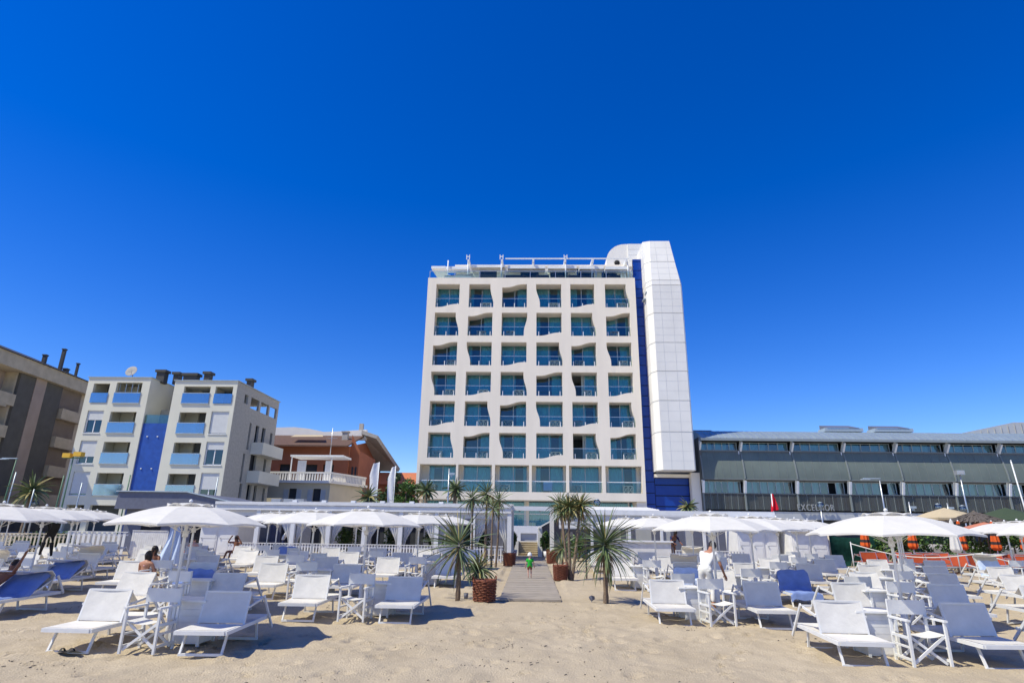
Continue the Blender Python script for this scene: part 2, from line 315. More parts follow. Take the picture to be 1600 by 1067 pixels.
# lobby glazing under the overhang
lob = MB()
for i in range(7):
    x = -11+i*3.5
    lob.box(x-0.07,x+0.07,2.86,3.0,2.05,4.79)
lob.box(-11,10.4,2.88,2.98,3.52,3.62); LF = lob.build('lobby_window', M['finwhite'], HOT)
mb = MB(); mb.add([(-11,2.94,2.05),(10.4,2.94,2.05),(10.4,2.94,4.79),(-11,2.94,4.79)], [(0,1,2,3)]); mb.build('pane', M['glass'], LF)
mb = MB(); mb.sheet(lambda u,v: (-11+21.4*u, 3.35+0.05*math.sin(u*620), 2.05+2.7*v), 700, 1); mb.build('curtain', M['curtain'], LF)

# windows: frame > pane, curtains (drawn to different widths)
def curtain_mb(w, h, spans):
    mb = MB()
    for a, b in spans:
        n_ = max(8, int((b-a)*26)); mb.sheet(lambda u,v: (a+(b-a)*u, 0.14+0.035*math.sin((a+(b-a)*u)*34)+0.015*math.sin((a+(b-a)*u)*13), h*v), n_, 1)
    return mb
def window_proto(w, h, spans, mull=0.0, openleaf=False):
    f = MB(); x0, x1 = -w/2, w/2
    for x in (x0, mull, x1): f.box(x-0.04, x+0.04, -0.03, 0.05, 0, h)
    f.box(x0+0.04, x1-0.04, -0.025, 0.045, h-0.07, h); f.box(x0+0.04, x1-0.04, -0.025, 0.045, 0, 0.06)
    o = f.build('window', M['frame'], HOT)
    g = MB(); g.add([(x0 if not openleaf else mull,0,0.05),(x1,0,0.05),(x1,0,h-0.05),(x0 if not openleaf else mull,0,h-0.05)], [(0,1,2,3)]); g.build('pane', M['glass'], o)
    curtain_mb(w, h, spans).build('curtain', M['curtain'], o)
    return o
SP = [[(-1.3,1.3)], [(-1.3,-0.9),(0.1,1.3)], [(-1.3,0.2),(1.0,1.3)], [(0.3,1.3)], [(-1.3,-0.45),(0.6,1.3)]]
protos = [[window_proto(2.72, 3.0, SP[k]), False] for k in range(5)] + [[window_proto(2.72, 3.0, [(-0.2,1.3)], 0.1, True), False]]
protos7 = [[window_proto(2.75, 2.9, SP[k]), False] for k in (0,1,2)]
def railing(w, full=False):
    g = MB(); g.add([(-w/2,0,0.03),(w/2,0,0.03),(w/2,0,1.02),(-w/2,0,1.02)], [(0,1,2,3)]); o = g.build('balcony_railing', M['railglass'], HOT)
    f = MB(); f.beam((-w/2,0,1.04),(w/2,0,1.04),0.05,0.045 if not full else 0.07); f.build('handrail', M['steel'] if not full else M['finwhite'], o)
    if not full:
        for x in (-w*0.40, 0, w*0.40): f = MB(); f.box(x-0.035, x+0.035, -0.05, -0.005, 0, 0.50); f.build('bracket', M['finwhite'], o)
    return o
rail = [railing(2.75), False]; rail7 = [railing(3.34, True), False]
def use(pr, loc):
    o = pr[0] if not pr[1] else copy_tree(pr[0], HOT); pr[1] = True; o.location = loc; return o
pick = ['013240','230102','310213','102350','123021','031254']
for r in range(7):
    for c in range(6):
        if r < 6:
            xa, xb = colx[c]; k = int(pick[r][c]); use(protos[k], ((xa+xb)/2, 1.54, rowb[r]-0.12)); use(rail, ((xa+xb)/2, 0.16, rowb[r]))
        else:
            xa, xb = col7[c]; use(protos7[(c*2+1) % 3], ((xa+xb)/2+(0.1 if c else 0.3), 1.54, 5.4)); use(rail7, ((xa+xb)/2, 0.16, 5.56))
mb = MB()                                            # bay 7 side cheeks beside the narrower windows
for c in range(6):
    xa, xb = col7[c]; xm = (xa+xb)/2+(0.1 if c else 0.3)
    for a, b in ((xa-0.1, xm-1.4), (xm+1.4, xb+0.1)):
        mb = MB(); mb.box(a, b, 1.503, 1.7, 5.4, 8.3); mb.build('window_pier', M['render_'], HOT)
# balcony furniture, seen through the glass
def xtable():
    mb = MB(); mb.box(-0.5,0.5,-0.3,0.3,0.68,0.72)
    for y in (-0.25, 0.25):
        for a, b in ((-0.45,0.0),(0.0,0.45)):
            mb.beam((a,y,0.03),(b,y,0.68),0.045,0.03); mb.beam((b,y,0.03),(a,y,0.68),0.045,0.03)
        for a in (-0.46,0.0,0.46): mb.beam((a,y-0.02,0),(a,y-0.02,0.68),0.04,0.03)
    return mb.build('balcony_table', M['greyblue'])
bt = None; FLN = ['top','second highest','third highest','fourth highest','fifth highest','sixth highest','lowest']
BAYN = ['leftmost','second','third','fourth','fifth','rightmost']
for r, c, dx in [(0,1,.6),(0,3,.5),(0,5,.5),(1,1,.1),(1,2,-.4),(1,5,-.3),(2,0,.6),(2,3,.6),(2,4,-.4),(2,5,.4),(3,0,.6),(3,1,.5),(3,2,.6),(3,4,.3),(4,0,-.6),(4,1,.6),(4,2,-.5),(4,3,.6),(4,4,-.7),(4,5,.7),(5,0,-.4),(5,1,.6),(5,2,-.5),(5,3,.6),(5,4,.6),(5,5,.6),(6,0,-.8),(6,2,-.7),(6,4,-.8),(6,5,.5)]:
    xa, xb = (colx if r < 6 else col7)[c]
    o = xtable() if bt is None else bt.copy()
    if bt is None: bt = o
    else: COL.objects.link(o)
    o.location = ((xa+xb)/2+dx, 60.85, (rowb[r] if r < 6 else 5.56)+0.005)
    tag(o, 'small white crossed-leg table on the hotel balcony, %s floor, %s bay%s' % (FLN[r], BAYN[c], ' from the left' if 0 < c < 5 else ''), 'table', 'folding tables on the hotel balconies')
mb = MB(); mb.box(-0.45,0.45,-0.03,0.03,0.0,0.95); o = mb.build('hung_towel', M['paletowel'], None, (1.75,60.25,5.70)); tag(o, 'pale blue towel hung behind the lowest hotel balcony railing, fourth bay', 'towel')

# roof terrace
f = MB()
for i in range(9): x = -11.2+i*2.78; f.box(x-0.03,x+0.03,0.28,0.34,28.33,29.25)
f.box(-11.2,11.2,0.28,0.34,29.22,29.28); RT = f.build('terrace_railing', M['steel'], HOT)
g = MB(); g.add([(-11.2,0.31,28.34),(11.2,0.31,28.34),(11.2,0.31,29.22),(-11.2,0.31,29.22)], [(0,1,2,3)]); g.build('glass_panel', M['railglass'], RT)
PH = MB(); holes = [(-5.9,-3.9,28.4,30.5),(2.2,4.2,28.4,30.5),(5.2,7.2,28.4,30.5),(8.0,9.8,28.4,30.5),(-1.2,0.9,28.4,30.5)]
PH.holed((-8.6,11.05),(28.33,30.7),holes,lambda u,z,d:(u,2.3+d,z),0.25); PH.box(-8.6,-8.4,2.303,14,28.33,30.7); PH.box(10.8,11.05,2.303,14,28.33,30.7); PH.box(-8.7,11.15,2.2,14,30.7,30.9)
PW = PH.build('penthouse', M['render_'], HOT)
for a,b,c,d in holes: g = MB(); g.add([(a,2.5,c),(b,2.5,c),(b,2.5,d),(a,2.5,d)], [(0,1,2,3)]); g.build('glass_door', M['glass'], PW)
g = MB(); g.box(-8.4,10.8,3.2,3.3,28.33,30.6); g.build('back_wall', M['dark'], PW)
pg = MB()
for a, b, z, t in ((-9.6,-6.9,30.1,0.32),(-6.7,-2.9,30.25,0.25),(-2.6,1.6,30.2,0.35),(1.9,5.1,30.2,0.35),(5.4,8.1,30.15,0.35),(8.3,10.9,30.1,0.35)):
    pg.add([(a,0.9,z-t),(b,0.9,z-t),(b,0.9,z),(a,0.9,z),(a,2.2,z+0.1-t),(b,2.2,z+0.1-t),(b,2.2,z+0.1),(a,2.2,z+0.1)], [(0,3,2,1),(4,5,6,7),(0,1,5,4),(1,2,6,5),(2,3,7,6),(3,0,4,7)])
pg.prism([(-11.2,0.9),(-9.62,0.9),(-9.62,3.5),(-10.9,3.5)], 29.85, 30.15)
PG = pg.build('pergola_roof', M['finwhite'], HOT)
f = MB()
for x in (-7.0,-3.25,0.25,3.8,6.85,10.6):
    f.beam((x,0.5,30.62),(x,2.3,30.85),0.22,0.34)
for x in (-7.05,-3.3,3.85):
    f.box(x-0.2,x-0.12,0.5,0.6,30.8,31.35); f.box(x+0.12,x+0.2,0.5,0.6,30.8,31.35); f.box(x-0.12,x+0.12,0.5,0.6,31.1,31.18)
f.beam((-2.9,0.75,30.98),(10.9,0.75,30.98),0.1,0.12)
f.build('pergola_beam', M['finwhite'], PG)
for x in (-9.3,-7.05,-3.3,3.85,10.75): f = MB(); f.tube([(x,0.75,28.33),(x,0.75,30.75)], 0.07, 8); f.build('pergola_post', M['finwhite'], PG)
def sofa(x, w, mt, name, label, y=60.95):
    mb = MB(); mb.box(-w/2,w/2,-0.4,0.4,0.05,0.40); mb.box(-w/2,w/2,0.25,0.42,0.4,0.85); mb.box(-w/2,-w/2+0.15,-0.4,0.25,0.4,0.62); mb.box(w/2-0.15,w/2,-0.4,0.25,0.4,0.62)
    for s in (-1,1): mb.box(s*(w/2-0.08)-0.04,s*(w/2-0.08)+0.04,-0.35,-0.27,0,0.05)
    o = mb.build(name, M[mt], None, (x,y,28.333)); tag(o, label, 'sofa', 'sofas on the hotel roof terrace'); return o
sofa(-1.9,2.3,'rattan','rattan_sofa','black rattan sofa left of centre on the hotel roof terrace')
sofa(1.3,1.4,'rattan','rattan_sofa','short black rattan sofa in the middle of the hotel roof terrace')
sofa(5.4,2.5,'rattan','rattan_sofa','long black rattan sofa right of centre on the hotel roof terrace')
sofa(9.2,1.3,'rattan','rattan_sofa','black rattan seat at the right end of the hotel roof terrace')
mb = MB(); mb.sheet(lambda u,v:(-1.6+3.2*u,-0.5+1.0*v,0.35+0.22*math.sin(u*9)*math.sin(v*3)+0.25*u*u),24,6); mb.box(-1.5,1.5,-0.45,0.45,0,0.25)
tag(mb.build('daybed', M['whitecotton'], None, (-8.1,61.0,28.5)), 'rumpled white daybed at the left end of the hotel roof terrace', 'daybed')
mb = MB()
for s in (-1,1): mb.beam((0.22*s,0,0),(0.22*s,0.25,1.9),0.05,0.04)
for i in range(6): z = 0.25+0.28*i; mb.beam((-0.22,z*0.13,z),(0.22,z*0.13,z),0.04,0.03)
tag(mb.build('ladder', M['finwhite'], None, (10.25,61.0,28.333)), 'white ladder leaning at the right end of the hotel roof terrace', 'ladder')
mb = MB()
for s in (-1,1):
    mb.beam((0.25*s,-0.4,0),(0.2*s,0,1.9),0.05,0.04); mb.beam((0.25*s,0.4,0),(0.2*s,0,1.9),0.05,0.04)
for i in range(5): z = 0.3+0.33*i; mb.beam((-0.23,-0.4+0.21*z,z),(0.23,-0.4+0.21*z,z),0.04,0.03)
tag(mb.build('step_ladder', M['steel'], None, (7.0,61.0,28.333), ), 'open grey stepladder on the hotel roof terrace', 'stepladder')

# white lift tower and cobalt strip
def panels(mb, x0, x1, y, z0, z1, hh, gap=0.05, m=0):
    z = z0
    while z < z1-0.1: mb.box(x0, x1, y, y+0.08, z+gap/2, min(z+hh,z1)-gap/2, m); z += hh
mb = MB(); mb.box(11.35,16.0,1.12,1.4,1.3,7.4); mb.box(11.35,12.62,1.12,1.4,7.4,31.0); mb.build('cladding_backing', M['dark'], HOT)
mb = MB(); panels(mb, 11.34, 12.36, 1.0, 1.3, 31.05, 1.09, 0.07); panels(mb, 12.42, 15.75, 1.02, 1.3, 7.15, 1.03, 0.10); mb.build('blue_cladding', M['blueclad'], HOT)
mb = MB(); mb.box(15.75,16.62,0.0,0.8,1.3,7.6); mb.box(12.3,15.75,0.3,1.0,7.15,7.45); mb.build('tower_pier', M['render_'], HOT)
T = MB(); zj = [7.62,11.29,14.39,17.39,20.41,23.6,26.74,27.32,29.7,32.5]
def ring(z, z_=None):
    k = max(0, (z-27.0)/5.5)
    return [(12.28,4.5),(12.28,-0.9+0.6*k),(12.72+0.30*k,-1.75+1.2*k),(15.72-0.55*k,-1.75+1.2*k),(15.95-0.75*k,-1.3+1.1*k),(15.95-0.75*k,4.5)]
for a, b in zip(zj, zj[1:]): T.prism(ring(a+0.05), a+0.05, b-0.03, 0, ring(b-0.03))
TW = T.build('lift_tower', M['panel'], HOT)
j = MB()
for z in zj[1:-1]: j.prism([(x+(0.04 if x < 14 else -0.04), y+0.05) for x, y in ring(z)], z-0.05, z+0.07)
for a, b in zip(zj, zj[1:]):
    n_ = max(1, int((b-a)/0.78))
    for i in range(1, n_): 
        z = a+(b-a)*i/n_; q = ring(z); j.box(q[2][0]+0.05, q[3][0]-0.02, q[2][1]-0.006, q[2][1]+0.1, z-0.008, z+0.008)
    for x in (13.55, 14.7): j.beam((x, ring(a)[2][1]-0.004, a+0.08), (x, ring(b)[2][1]-0.004, b-0.06), 0.02, 0.02)
j.build('joint', M['joint'], TW)
mb = MB(); mb.box(12.2,12.9,-1.0,-0.2,26.2,26.32); mb.box(12.0,12.5,-0.6,0.3,25.6,25.72); mb.build('bracket_ledge', M['frame'], TW)
mb = MB(); mb.box(14.2,14.9,0.5,1.0,32.48,32.65); mb.build('roof_unit', M['panel'], TW); mb = MB(); mb.box(12.9,13.3,0.6,1.0,32.48,32.68); mb.build('roof_unit', M['panel'], TW)
# drum with the rounded shoulder behind the terrace
prof = [(8.75,28.3)]+[(8.75+2.2*(1-math.cos(t)), 31.85+2.15*math.sin(t)) for t in [i*math.pi/16 for i in range(9)]]+[(12.5,34.0),(13.2,34.1),(13.2,28.3)]
D = MB(); k = len(prof); D.add([(x,3.2,z) for x,z in prof]+[(x,9.5,z) for x,z in prof], [tuple(range(k))[::-1], tuple(range(k,2*k))]+[(i,(i+1)%k,k+(i+1)%k,k+i) for i in range(k)])
DR = D.build('lift_housing', M['drumwhite'], HOT)
mb = MB()
for i in range(4): mb.box(11.25,13.25,3.03,3.197,31.06+0.73*i,31.06+0.73*i+0.70)
mb.build('panel_front', M['panel'], DR)
mb = MB(); mb.box(10.9,12.4,5,7,33.98,34.5); mb.build('roof_unit', M['panel'], DR)
mb = MB(); mb.lathe([(0,0),(0.32,0),(0.32,0.06),(0,0.06)],14); o = mb.build('vent_opening', M['black'], DR, (9.95,3.17,31.6)); o.rotation_euler = (R(90),0,0)
mb = MB(); mb.box(10.35,10.8,2.9,3.18,31.3,31.9); mb.build('air_conditioner', M['panel'], DR)
# ------------------------------------------------------------------ low grey hotel wing on the right
WNG = thing('low_building', 'long low grey building with curved mesh screens and zinc roof, right of the tower', 'building', (0,60,0))
X0, X1 = 16.75, 58.0; BAY = 4.98
mb = MB(); mb.box(X0,X1,1.6,12,1.2,10.9); mb.build('wall', M['dark'], WNG)
mb = MB()
for z in (9.72, 6.98, 5.62, 4.15): mb.box(X0,X1,-0.1,1.6,z-0.14,z)
mb.box(X0-0.1,X0+0.12,-0.3,6,1.2,11.0); mb.box(X0,X1,-0.35,1.6,10.75,10.9); mb.build('floor_slab', M['wingslab'], WNG)
R_ = MB(); prof = [(-1.0,10.62),(-1.05,10.85),(-0.2,11.35),(1.2,11.85),(3.5,12.2),(14,12.3)]
for (a,b),(c,d) in zip(prof, prof[1:]): R_.add([(X0-0.05,a,b),(X1,a,b),(X1,c,d),(X0-0.05,c,d)], [(0,1,2,3)])
x = X0
while x < X1:
    for (a,b),(c,d) in zip(prof[1:4], prof[2:5]): R_.beam((x,a,b+0.02),(x,c,d+0.02),0.05,0.05)
    x += 0.62
R_.add([(X0-0.05,a,b) for a,b in prof]+[(X0-0.05,14,10.7)], [tuple(range(7))])
R_.build('roof', M['zinc'], WNG)
mb = MB(); mb.box(X0+0.02,19.5,4.5,8,11.6,12.5); mb.box(19.5,32,6.5,7,11.8,12.3); mb.build('solar_panel', M['slate'], WNG)
nb = int((X1-X0)/BAY)+1; edges = [X0]+[20.75+BAY*i for i in range(8)]
def wing_window(x0, x1, z0, z1, n, yy, seed):
    q = random.Random(seed); f = MB(); w = (x1-x0)/n
    for i in range(n+1): f.box(x0+i*w-0.035, x0+i*w+0.035, yy-0.03, yy+0.05, z0, z1)
    f.box(x0+0.04,x1-0.04,yy-0.025,yy+0.045,z1-0.06,z1); o = f.build('window', M['frame'], WNG)
    g = MB(); op = q.choice([None,None,2,4]) if z0 < 8 else None
    for i in range(n):
        if i != op: g.add([(x0+i*w,yy,z0),(x0+i*w+w,yy,z0),(x0+i*w+w,yy,z1),(x0+i*w,yy,z1)], [(0,1,2,3)])
    g.build('pane', M['wingglass'], o)
    c = MB()
    for i in range(n):
        if q.random() < 0.75 and i != op:
            a = x0+i*w; b = a+w*q.uniform(0.5, 1.0); c.sheet(lambda u,v:(a+(b-a)*u, yy+0.12+0.03*math.sin((a+(b-a)*u)*30), z0+(z1-z0)*v), 14, 1)
    if c.v: c.build('curtain', M['curtain'], o)
for i in range(len(edges)-1):
    a, b = edges[i]+0.2, edges[i+1]-0.2
    wing_window(a, b, 8.95, 10.62, 5, 0.35, 50+i); wing_window(a, b, 4.15, 6.84, 6, 0.35, 90+i)
# curved leaning screens, one per bay, with a top rail and glazing bars
def scr(t): return (-0.05-0.62*math.sin(t*math.pi/2), 9.72-2.74*t)
for i in range(len(edges)-1):
    a, b = edges[i]+0.06, edges[i+1]-0.06
    s = MB(); s.sheet(lambda u,v:(a+(b-a)*u, scr(v)[0], scr(v)[1]), 1, 8); o = s.build('screen', M['screen'], WNG)
    f = MB()
    for k in range(1, 6):
        x = a+(b-a)*k/6
        for q in range(8): p, r = scr(q/8), scr((q+1)/8); f.beam((x,p[0]-0.012,p[1]),(x,r[0]-0.012,r[1]),0.02,0.02)
    f.box(a,b,-0.12,-0.02,9.70,9.80); f.box(a,b,scr(1)[0]-0.04,scr(1)[0]+0.05,6.93,7.01); f.build('glazing_bar', M['winggrey'], o)
    f = MB(); f.add([(a,-0.2,4.15),(b,-0.2,4.15),(b,-0.2,5.62),(a,-0.2,5.62)], [(0,1,2,3)]); o = f.build('balustrade', M['railscreen'], WNG)
    f = MB(); f.box(a,b,-0.25,-0.15,5.62,5.70)
    for k in range(0, 7): x = a+(b-a)*k/6; f.box(x-0.02,x+0.02,-0.23,-0.17,4.15,5.62)
    f.build('handrail', M['winggrey'], o)
for i, x in enumerate(edges):
    f = MB(); f.beam((x,-0.05,9.8),(x,-0.62,10.60),0.17,0.45,0,(0,1,0)); f.build('fin', M['finwhite'], WNG); f = MB(); f.beam((x,-0.22,5.72),(x,-0.55,6.86),0.20,0.45,0,(0,1,0)); f.build('fin', M['finwhite'], WNG)
    f = MB()
    for q in range(8): p, r = scr(q/8), scr((q+1)/8); f.beam((x,p[0]-0.03,p[1]),(x,r[0]-0.03,r[1]),0.12,0.1)
    f.build('screen_post', M['winggrey'], WNG); f = MB(); f.beam((x,-0.28,4.1),(x,-0.28,5.62),0.14,0.1); f.build('screen_post', M['winggrey'], WNG)
    if i: f = MB(); f.box(x-0.22,x-0.14,-0.16,-0.06,9.0,9.72); f.build('lamp_bracket', M['finwhite'], WNG)
mb = MB(); mb.box(X0,X1,-0.1,1.6,3.3,4.15); mb.build('fascia', M['greyblue'], WNG)
mb = MB(); mb.box(X0,X1,1.0,1.55,1.25,3.3); mb.build('shopfront', M['dark'], WNG)
for (x, w, lab) in ((32.6,3.9,'left'),(37.7,3.9,'right')):
    t = thing('skylight', 'grey framed skylight on the zinc roof, %s of the two' % lab, 'skylight', (x,63.4,12.2), 0, 'skylights on the zinc roof')
    b = MB(); b.box(-w/2,w/2,-0.8,0.8,0,0.35); b.build('upstand', M['frame'], t)
    b = MB(); b.add([(-w/2+0.2,-0.85,0.36),(w/2-0.4,-0.85,0.36),(w/2-0.6,0.8,0.85),(-w/2+0.2,0.8,0.85)], [(0,1,2,3)]); b.add([(-w/2+0.2,-0.85,0.36),(-w/2+0.2,0.8,0.85),(-w/2+0.2,0.8,0.36)],[(0,1,2)]); b.add([(w/2-0.4,-0.85,0.36),(w/2-0.6,0.8,0.85),(w/2-0.6,0.8,0.36)],[(0,1,2)]); b.build('glazing', M['slate'], t)
# silver letters fixed to the balustrade
SG = thing('hotel_sign', 'silver capital letters EXCELSIOR on the dark balustrade of the low building', 'sign', (25.45,59.55,4.12))
xx = 0.0
for ch in 'EXCELSIOR':
    cu = bpy.data.curves.new('letter', 'FONT'); cu.body = ch; cu.size = 0.86; cu.extrude = 0.05
    tmp = bpy.data.objects.new('letter', cu); COL.objects.link(tmp)
    me = bpy.data.meshes.new_from_object(tmp.evaluated_get(bpy.context.evaluated_depsgraph_get())); bpy.data.objects.remove(tmp)
    me.materials.clear(); me.materials.append(M['letter']); wch = max(v.co.x for v in me.vertices)
    o = bpy.data.objects.new('letter', me); COL.objects.link(o); o.parent = SG; o.location = (xx,0,0); o.rotation_euler = (R(90),0,0); xx += wch+0.10
SG.scale = (3.55/xx, 1, 1)
t = thing('far_building', 'pale ribbed building rising behind the zinc roof at the far right', 'building', (0,72,0))
mb = MB(); mb.add([(50,0,1.2),(75,0,1.2),(75,0,15),(57.5,0,15),(50,0,13.4),(50,12,1.2),(75,12,1.2),(75,12,15),(57.5,12,15),(50,12,13.4)], [(0,1,2,3,4),(5,9,8,7,6),(0,4,9,5),(4,3,8,9),(3,2,7,8),(2,1,6,7)]); mb.build('wall', M['greyblue'], t)
mb = MB()
for i in range(22): mb.box(51+i*0.8,51.06+i*0.8,-0.06,0,9,13.4+min(1.5,i*0.17))
mb.build('rib', M['concrete'], t)

# ------------------------------------------------------------------ sage apartment block on the left
APT = thing('apartment_block', 'sage green apartment block with blue glass balconies and a tall blue mosaic panel', 'building', (0,50,0))
def mpf(y): return lambda u,z,d: (u, y+d, z)
zt = [12.96-2.6*f for f in range(5)]
wa, ba, bc, wdw = (-38.45,-37.0), (-36.4,-34.1), (-30.3,-27.95), (-27.5,-25.95)
mb = MB()
hl = [(*wa,zt[0]-0.88,zt[0]+0.85)]+[(*wa,z-0.9,z+1.05) for z in zt[1:4]]+[(*ba,z-0.88,z+0.95) for z in zt[:4]]
hr = [(*wdw,zt[0]-0.88,zt[0]+0.85)]+[(*wdw,z-0.9,z+1.05) for z in zt[1:4]]+[(*bc,z-0.88,z+0.95) for z in zt[:4]]
hg = [(-38.4,-36.9,1.4,3.5),(-36.4,-33.9,1.4,3.5)]
mb.holed((-39.0,-33.4),(1.2,14.35),hl+hg,mpf(0),0.28); mb.holed((-31.2,-25.6),(1.2,14.1),hr+[(-30.5,-26.2,1.4,3.5)],mpf(0),0.28)
mb.box(-39.0,-33.4,0.003,9,14.1,14.347); mb.box(-31.2,-25.85,0.003,9,13.6,14.097); mb.box(-39,-38.75,0.003,9,1.2,14.1); mb.box(-33.65,-33.4,0.003,3.5,1.2,14.1); mb.box(-31.2,-30.95,0.003,3.5,1.2,13.85)
for z in zt[:4]: mb.box(-38.75,-33.65,0.28,4,z-1.15,z-0.9); mb.box(-30.95,-25.85,0.28,4,z-1.15,z-0.9)
for (a,b) in ((-37.0,-36.85),(-34.0,-33.9),(-28.0,-27.8)): mb.box(a,b,0.28,2.2,3.5,14.1 if a < -32 else 13.85)
mb.box(-36.8,-35.6,1.9,2.1,3.5,14.0); mb.box(-30.9,-29.7,1.9,2.1,3.5,13.8)
mb.build('wall', M['sage'], APT)
mb = MB(); mb.box(-38.7,-33.7,2.15,2.4,1.2,14.05); mb.box(-30.9,-25.9,2.15,2.4,1.2,13.8); mb.build('back_wall', M['room'], APT)
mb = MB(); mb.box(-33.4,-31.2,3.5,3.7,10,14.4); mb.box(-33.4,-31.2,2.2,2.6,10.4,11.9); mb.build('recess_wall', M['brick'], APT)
mb = MB(); mb.box(-33.39,-31.21,0.12,0.4,1.2,10.35); mb.build('mosaic_panel', M['bluepanel'], APT)
for (x,z) in ((-32.8,9.2),(-31.9,9.2),(-32.8,6.5),(-31.9,6.5)):
    mb = MB(); mb.lathe([(0,0),(0.07,0),(0.05,0.08),(0,0.09)],8); o = mb.build('spotlight', M['finwhite'], APT, (x,0.12,z)); o.rotation_euler = (R(90),0,0)
mb = MB(); mb.box(-33.4,-31.2,0.2,0.25,10.35,11.1); mb.build('glass_parapet', M['railglass'], APT)
for (c, z, f) in [(wa,zt[1],.45),(wa,zt[2],.72),(wa,zt[3],.95),(wdw,zt[1],.98),(wdw,zt[2],.35),(wdw,zt[3],.7)]:
    f_ = MB(); a,b = c; z0,z1 = z-0.9,z+1.05
    for x in (a+0.04,(a+b)/2,b-0.04): f_.box(x-0.04,x+0.04,0.14,0.2,z0,z1)
    f_.box(a,b,0.14,0.2,z0,z0+0.06); f_.box(a-0.04,b+0.04,-0.06,0.1,z0-0.06,z0); o = f_.build('window', M['finwhite'], APT)
    g = MB(); g.add([(a,0.18,z0),(b,0.18,z0),(b,0.18,z1),(a,0.18,z1)],[(0,1,2,3)]); g.build('pane', M['glass'], o)
    s = MB(); k = int(f*26)
    for i in range(k): s.box(a+0.02,b-0.02,0.09,0.125,z1-(i+1)*1.95/26+0.006,z1-i*1.95/26)
    s.build('roller_shutter', M['shutter'], o)
for c in (ba, bc):
    for i, z in enumerate(zt[:4]):
        g = MB(); g.box(c[0]-0.03,c[1]+0.03,-0.06,-0.03,z-0.86,z); o = g.build('balcony_glass', M['blueglass'], APT)
        f_ = MB(); f_.box(c[0]-0.05,c[1]+0.05,-0.08,-0.01,z,z+0.05); f_.box(c[0]-0.05,c[1]+0.05,-0.1,0.0,z-0.92,z-0.86); f_.build('handrail', M['frame'], o)
        f_ = MB(); a = c[0]+1.25; f_.box(a,c[1]-0.1,1.95,2.12,z-0.9,z+0.7); o = f_.build('balcony_door', M['shutter'], APT)
        f_ = MB(); f_.box(a+0.06,c[1]-0.16,1.93,1.96,z-0.9,z+(0.1 if i%2 else 0.35)); f_.build('pane', M['dark'], o)
for c in (wa, wdw):
    z = zt[0]; g = MB(); g.box(c[0]-0.03,c[1]+0.03,-0.06,-0.03,z-0.86,z); g.build('balcony_glass', M['blueglass'], APT)
f_ = MB()
for i in range(5): f_.box(-36.3+i*0.55,-36.25+i*0.55,0.3,0.36,zt[0],zt[0]+0.95)
f_.build('loggia_frame', M['frame'], APT)
# right flank with balconies, recedes from the sea
mb = MB(); fl = [(1.6,2.3,12.5,13.3),(2.9,4.6,12.3,13.3),(5.0,6.7,12.3,13.3),(7.0,8.6,12.3,13.3),(3.3,3.7,8.6,11.0),(4.6,5.3,8.8,11.0),(6.0,6.7,8.8,11.0),(7.9,8.4,9.1,10.8),(2.9,3.3,5.7,8.2),(4.4,5.6,6.2,8.4),(7.3,7.8,6.4,8.2),(3.1,3.6,3.2,5.6),(4.6,5.4,3.4,5.6),(6.0,6.6,3.4,5.6),(7.9,8.4,3.6,5.5)]
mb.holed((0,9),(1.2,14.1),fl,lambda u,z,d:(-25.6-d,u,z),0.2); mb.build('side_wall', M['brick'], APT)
mb = MB(); mb.box(-26.2,-25.9,0.3,9,1.2,12.1); mb.box(-39,-25.9,9,9.3,1.2,12.1); mb.build('inner_wall', M['dark'], APT)
for z in (8.4, 5.85):
    mb = MB(); mb.box(-25.6,-24.5,4.2,8.8,z-0.12,z); mb.box(-24.62,-24.5,4.2,8.8,z,z+0.95); mb.box(-25.6,-24.62,4.2,4.32,z,z+0.95); mb.box(-25.6,-24.62,8.68,8.8,z,z+0.95); mb.build('side_balcony', M['sage'], APT)
mb = MB(); mb.box(-39.1,-33.3,-0.1,9.1,14.35,14.40); mb.box(-31.3,-25.5,-0.1,9.1,14.1,14.15); mb.build('roof_edge', M['frame'], APT)
for (x,y,w,h) in ((-33.5,1.6,0.75,1.0),(-32.3,2.0,0.5,0.9),(-30.4,1.0,1.2,0.55),(-29.0,1.2,0.5,0.75),(-26.2,3.5,0.45,0.7)):
    c = MB(); b_ = 14.2; c.box(x-w/2,x+w/2,y-0.3,y+0.3,b_,b_+h); c.box(x-w/2-0.12,x+w/2+0.12,y-0.42,y+0.42,b_+h,b_+h+0.22); c.build('chimney', M['roofdark'], APT)
t = thing('satellite_dish', 'grey satellite dish on the roof of the sage apartment block', 'satellite dish', (-36.2,51.5,14.45))
mb = MB(); mb.lathe([(0.0,0.0),(0.25,0.03),(0.45,0.11),(0.52,0.17),(0.5,0.18),(0.0,0.03)],18); o = mb.build('dish', M['concrete'], t, (0,-0.15,0.75)); o.rotation_euler = (R(70),0,0)
mb = MB(); mb.tube([(0,0,0),(0,0,0.7)],0.04); mb.tube([(0,-0.2,0.72),(0,-0.75,0.55)],0.02); mb.build('mast', M['steel'], t)

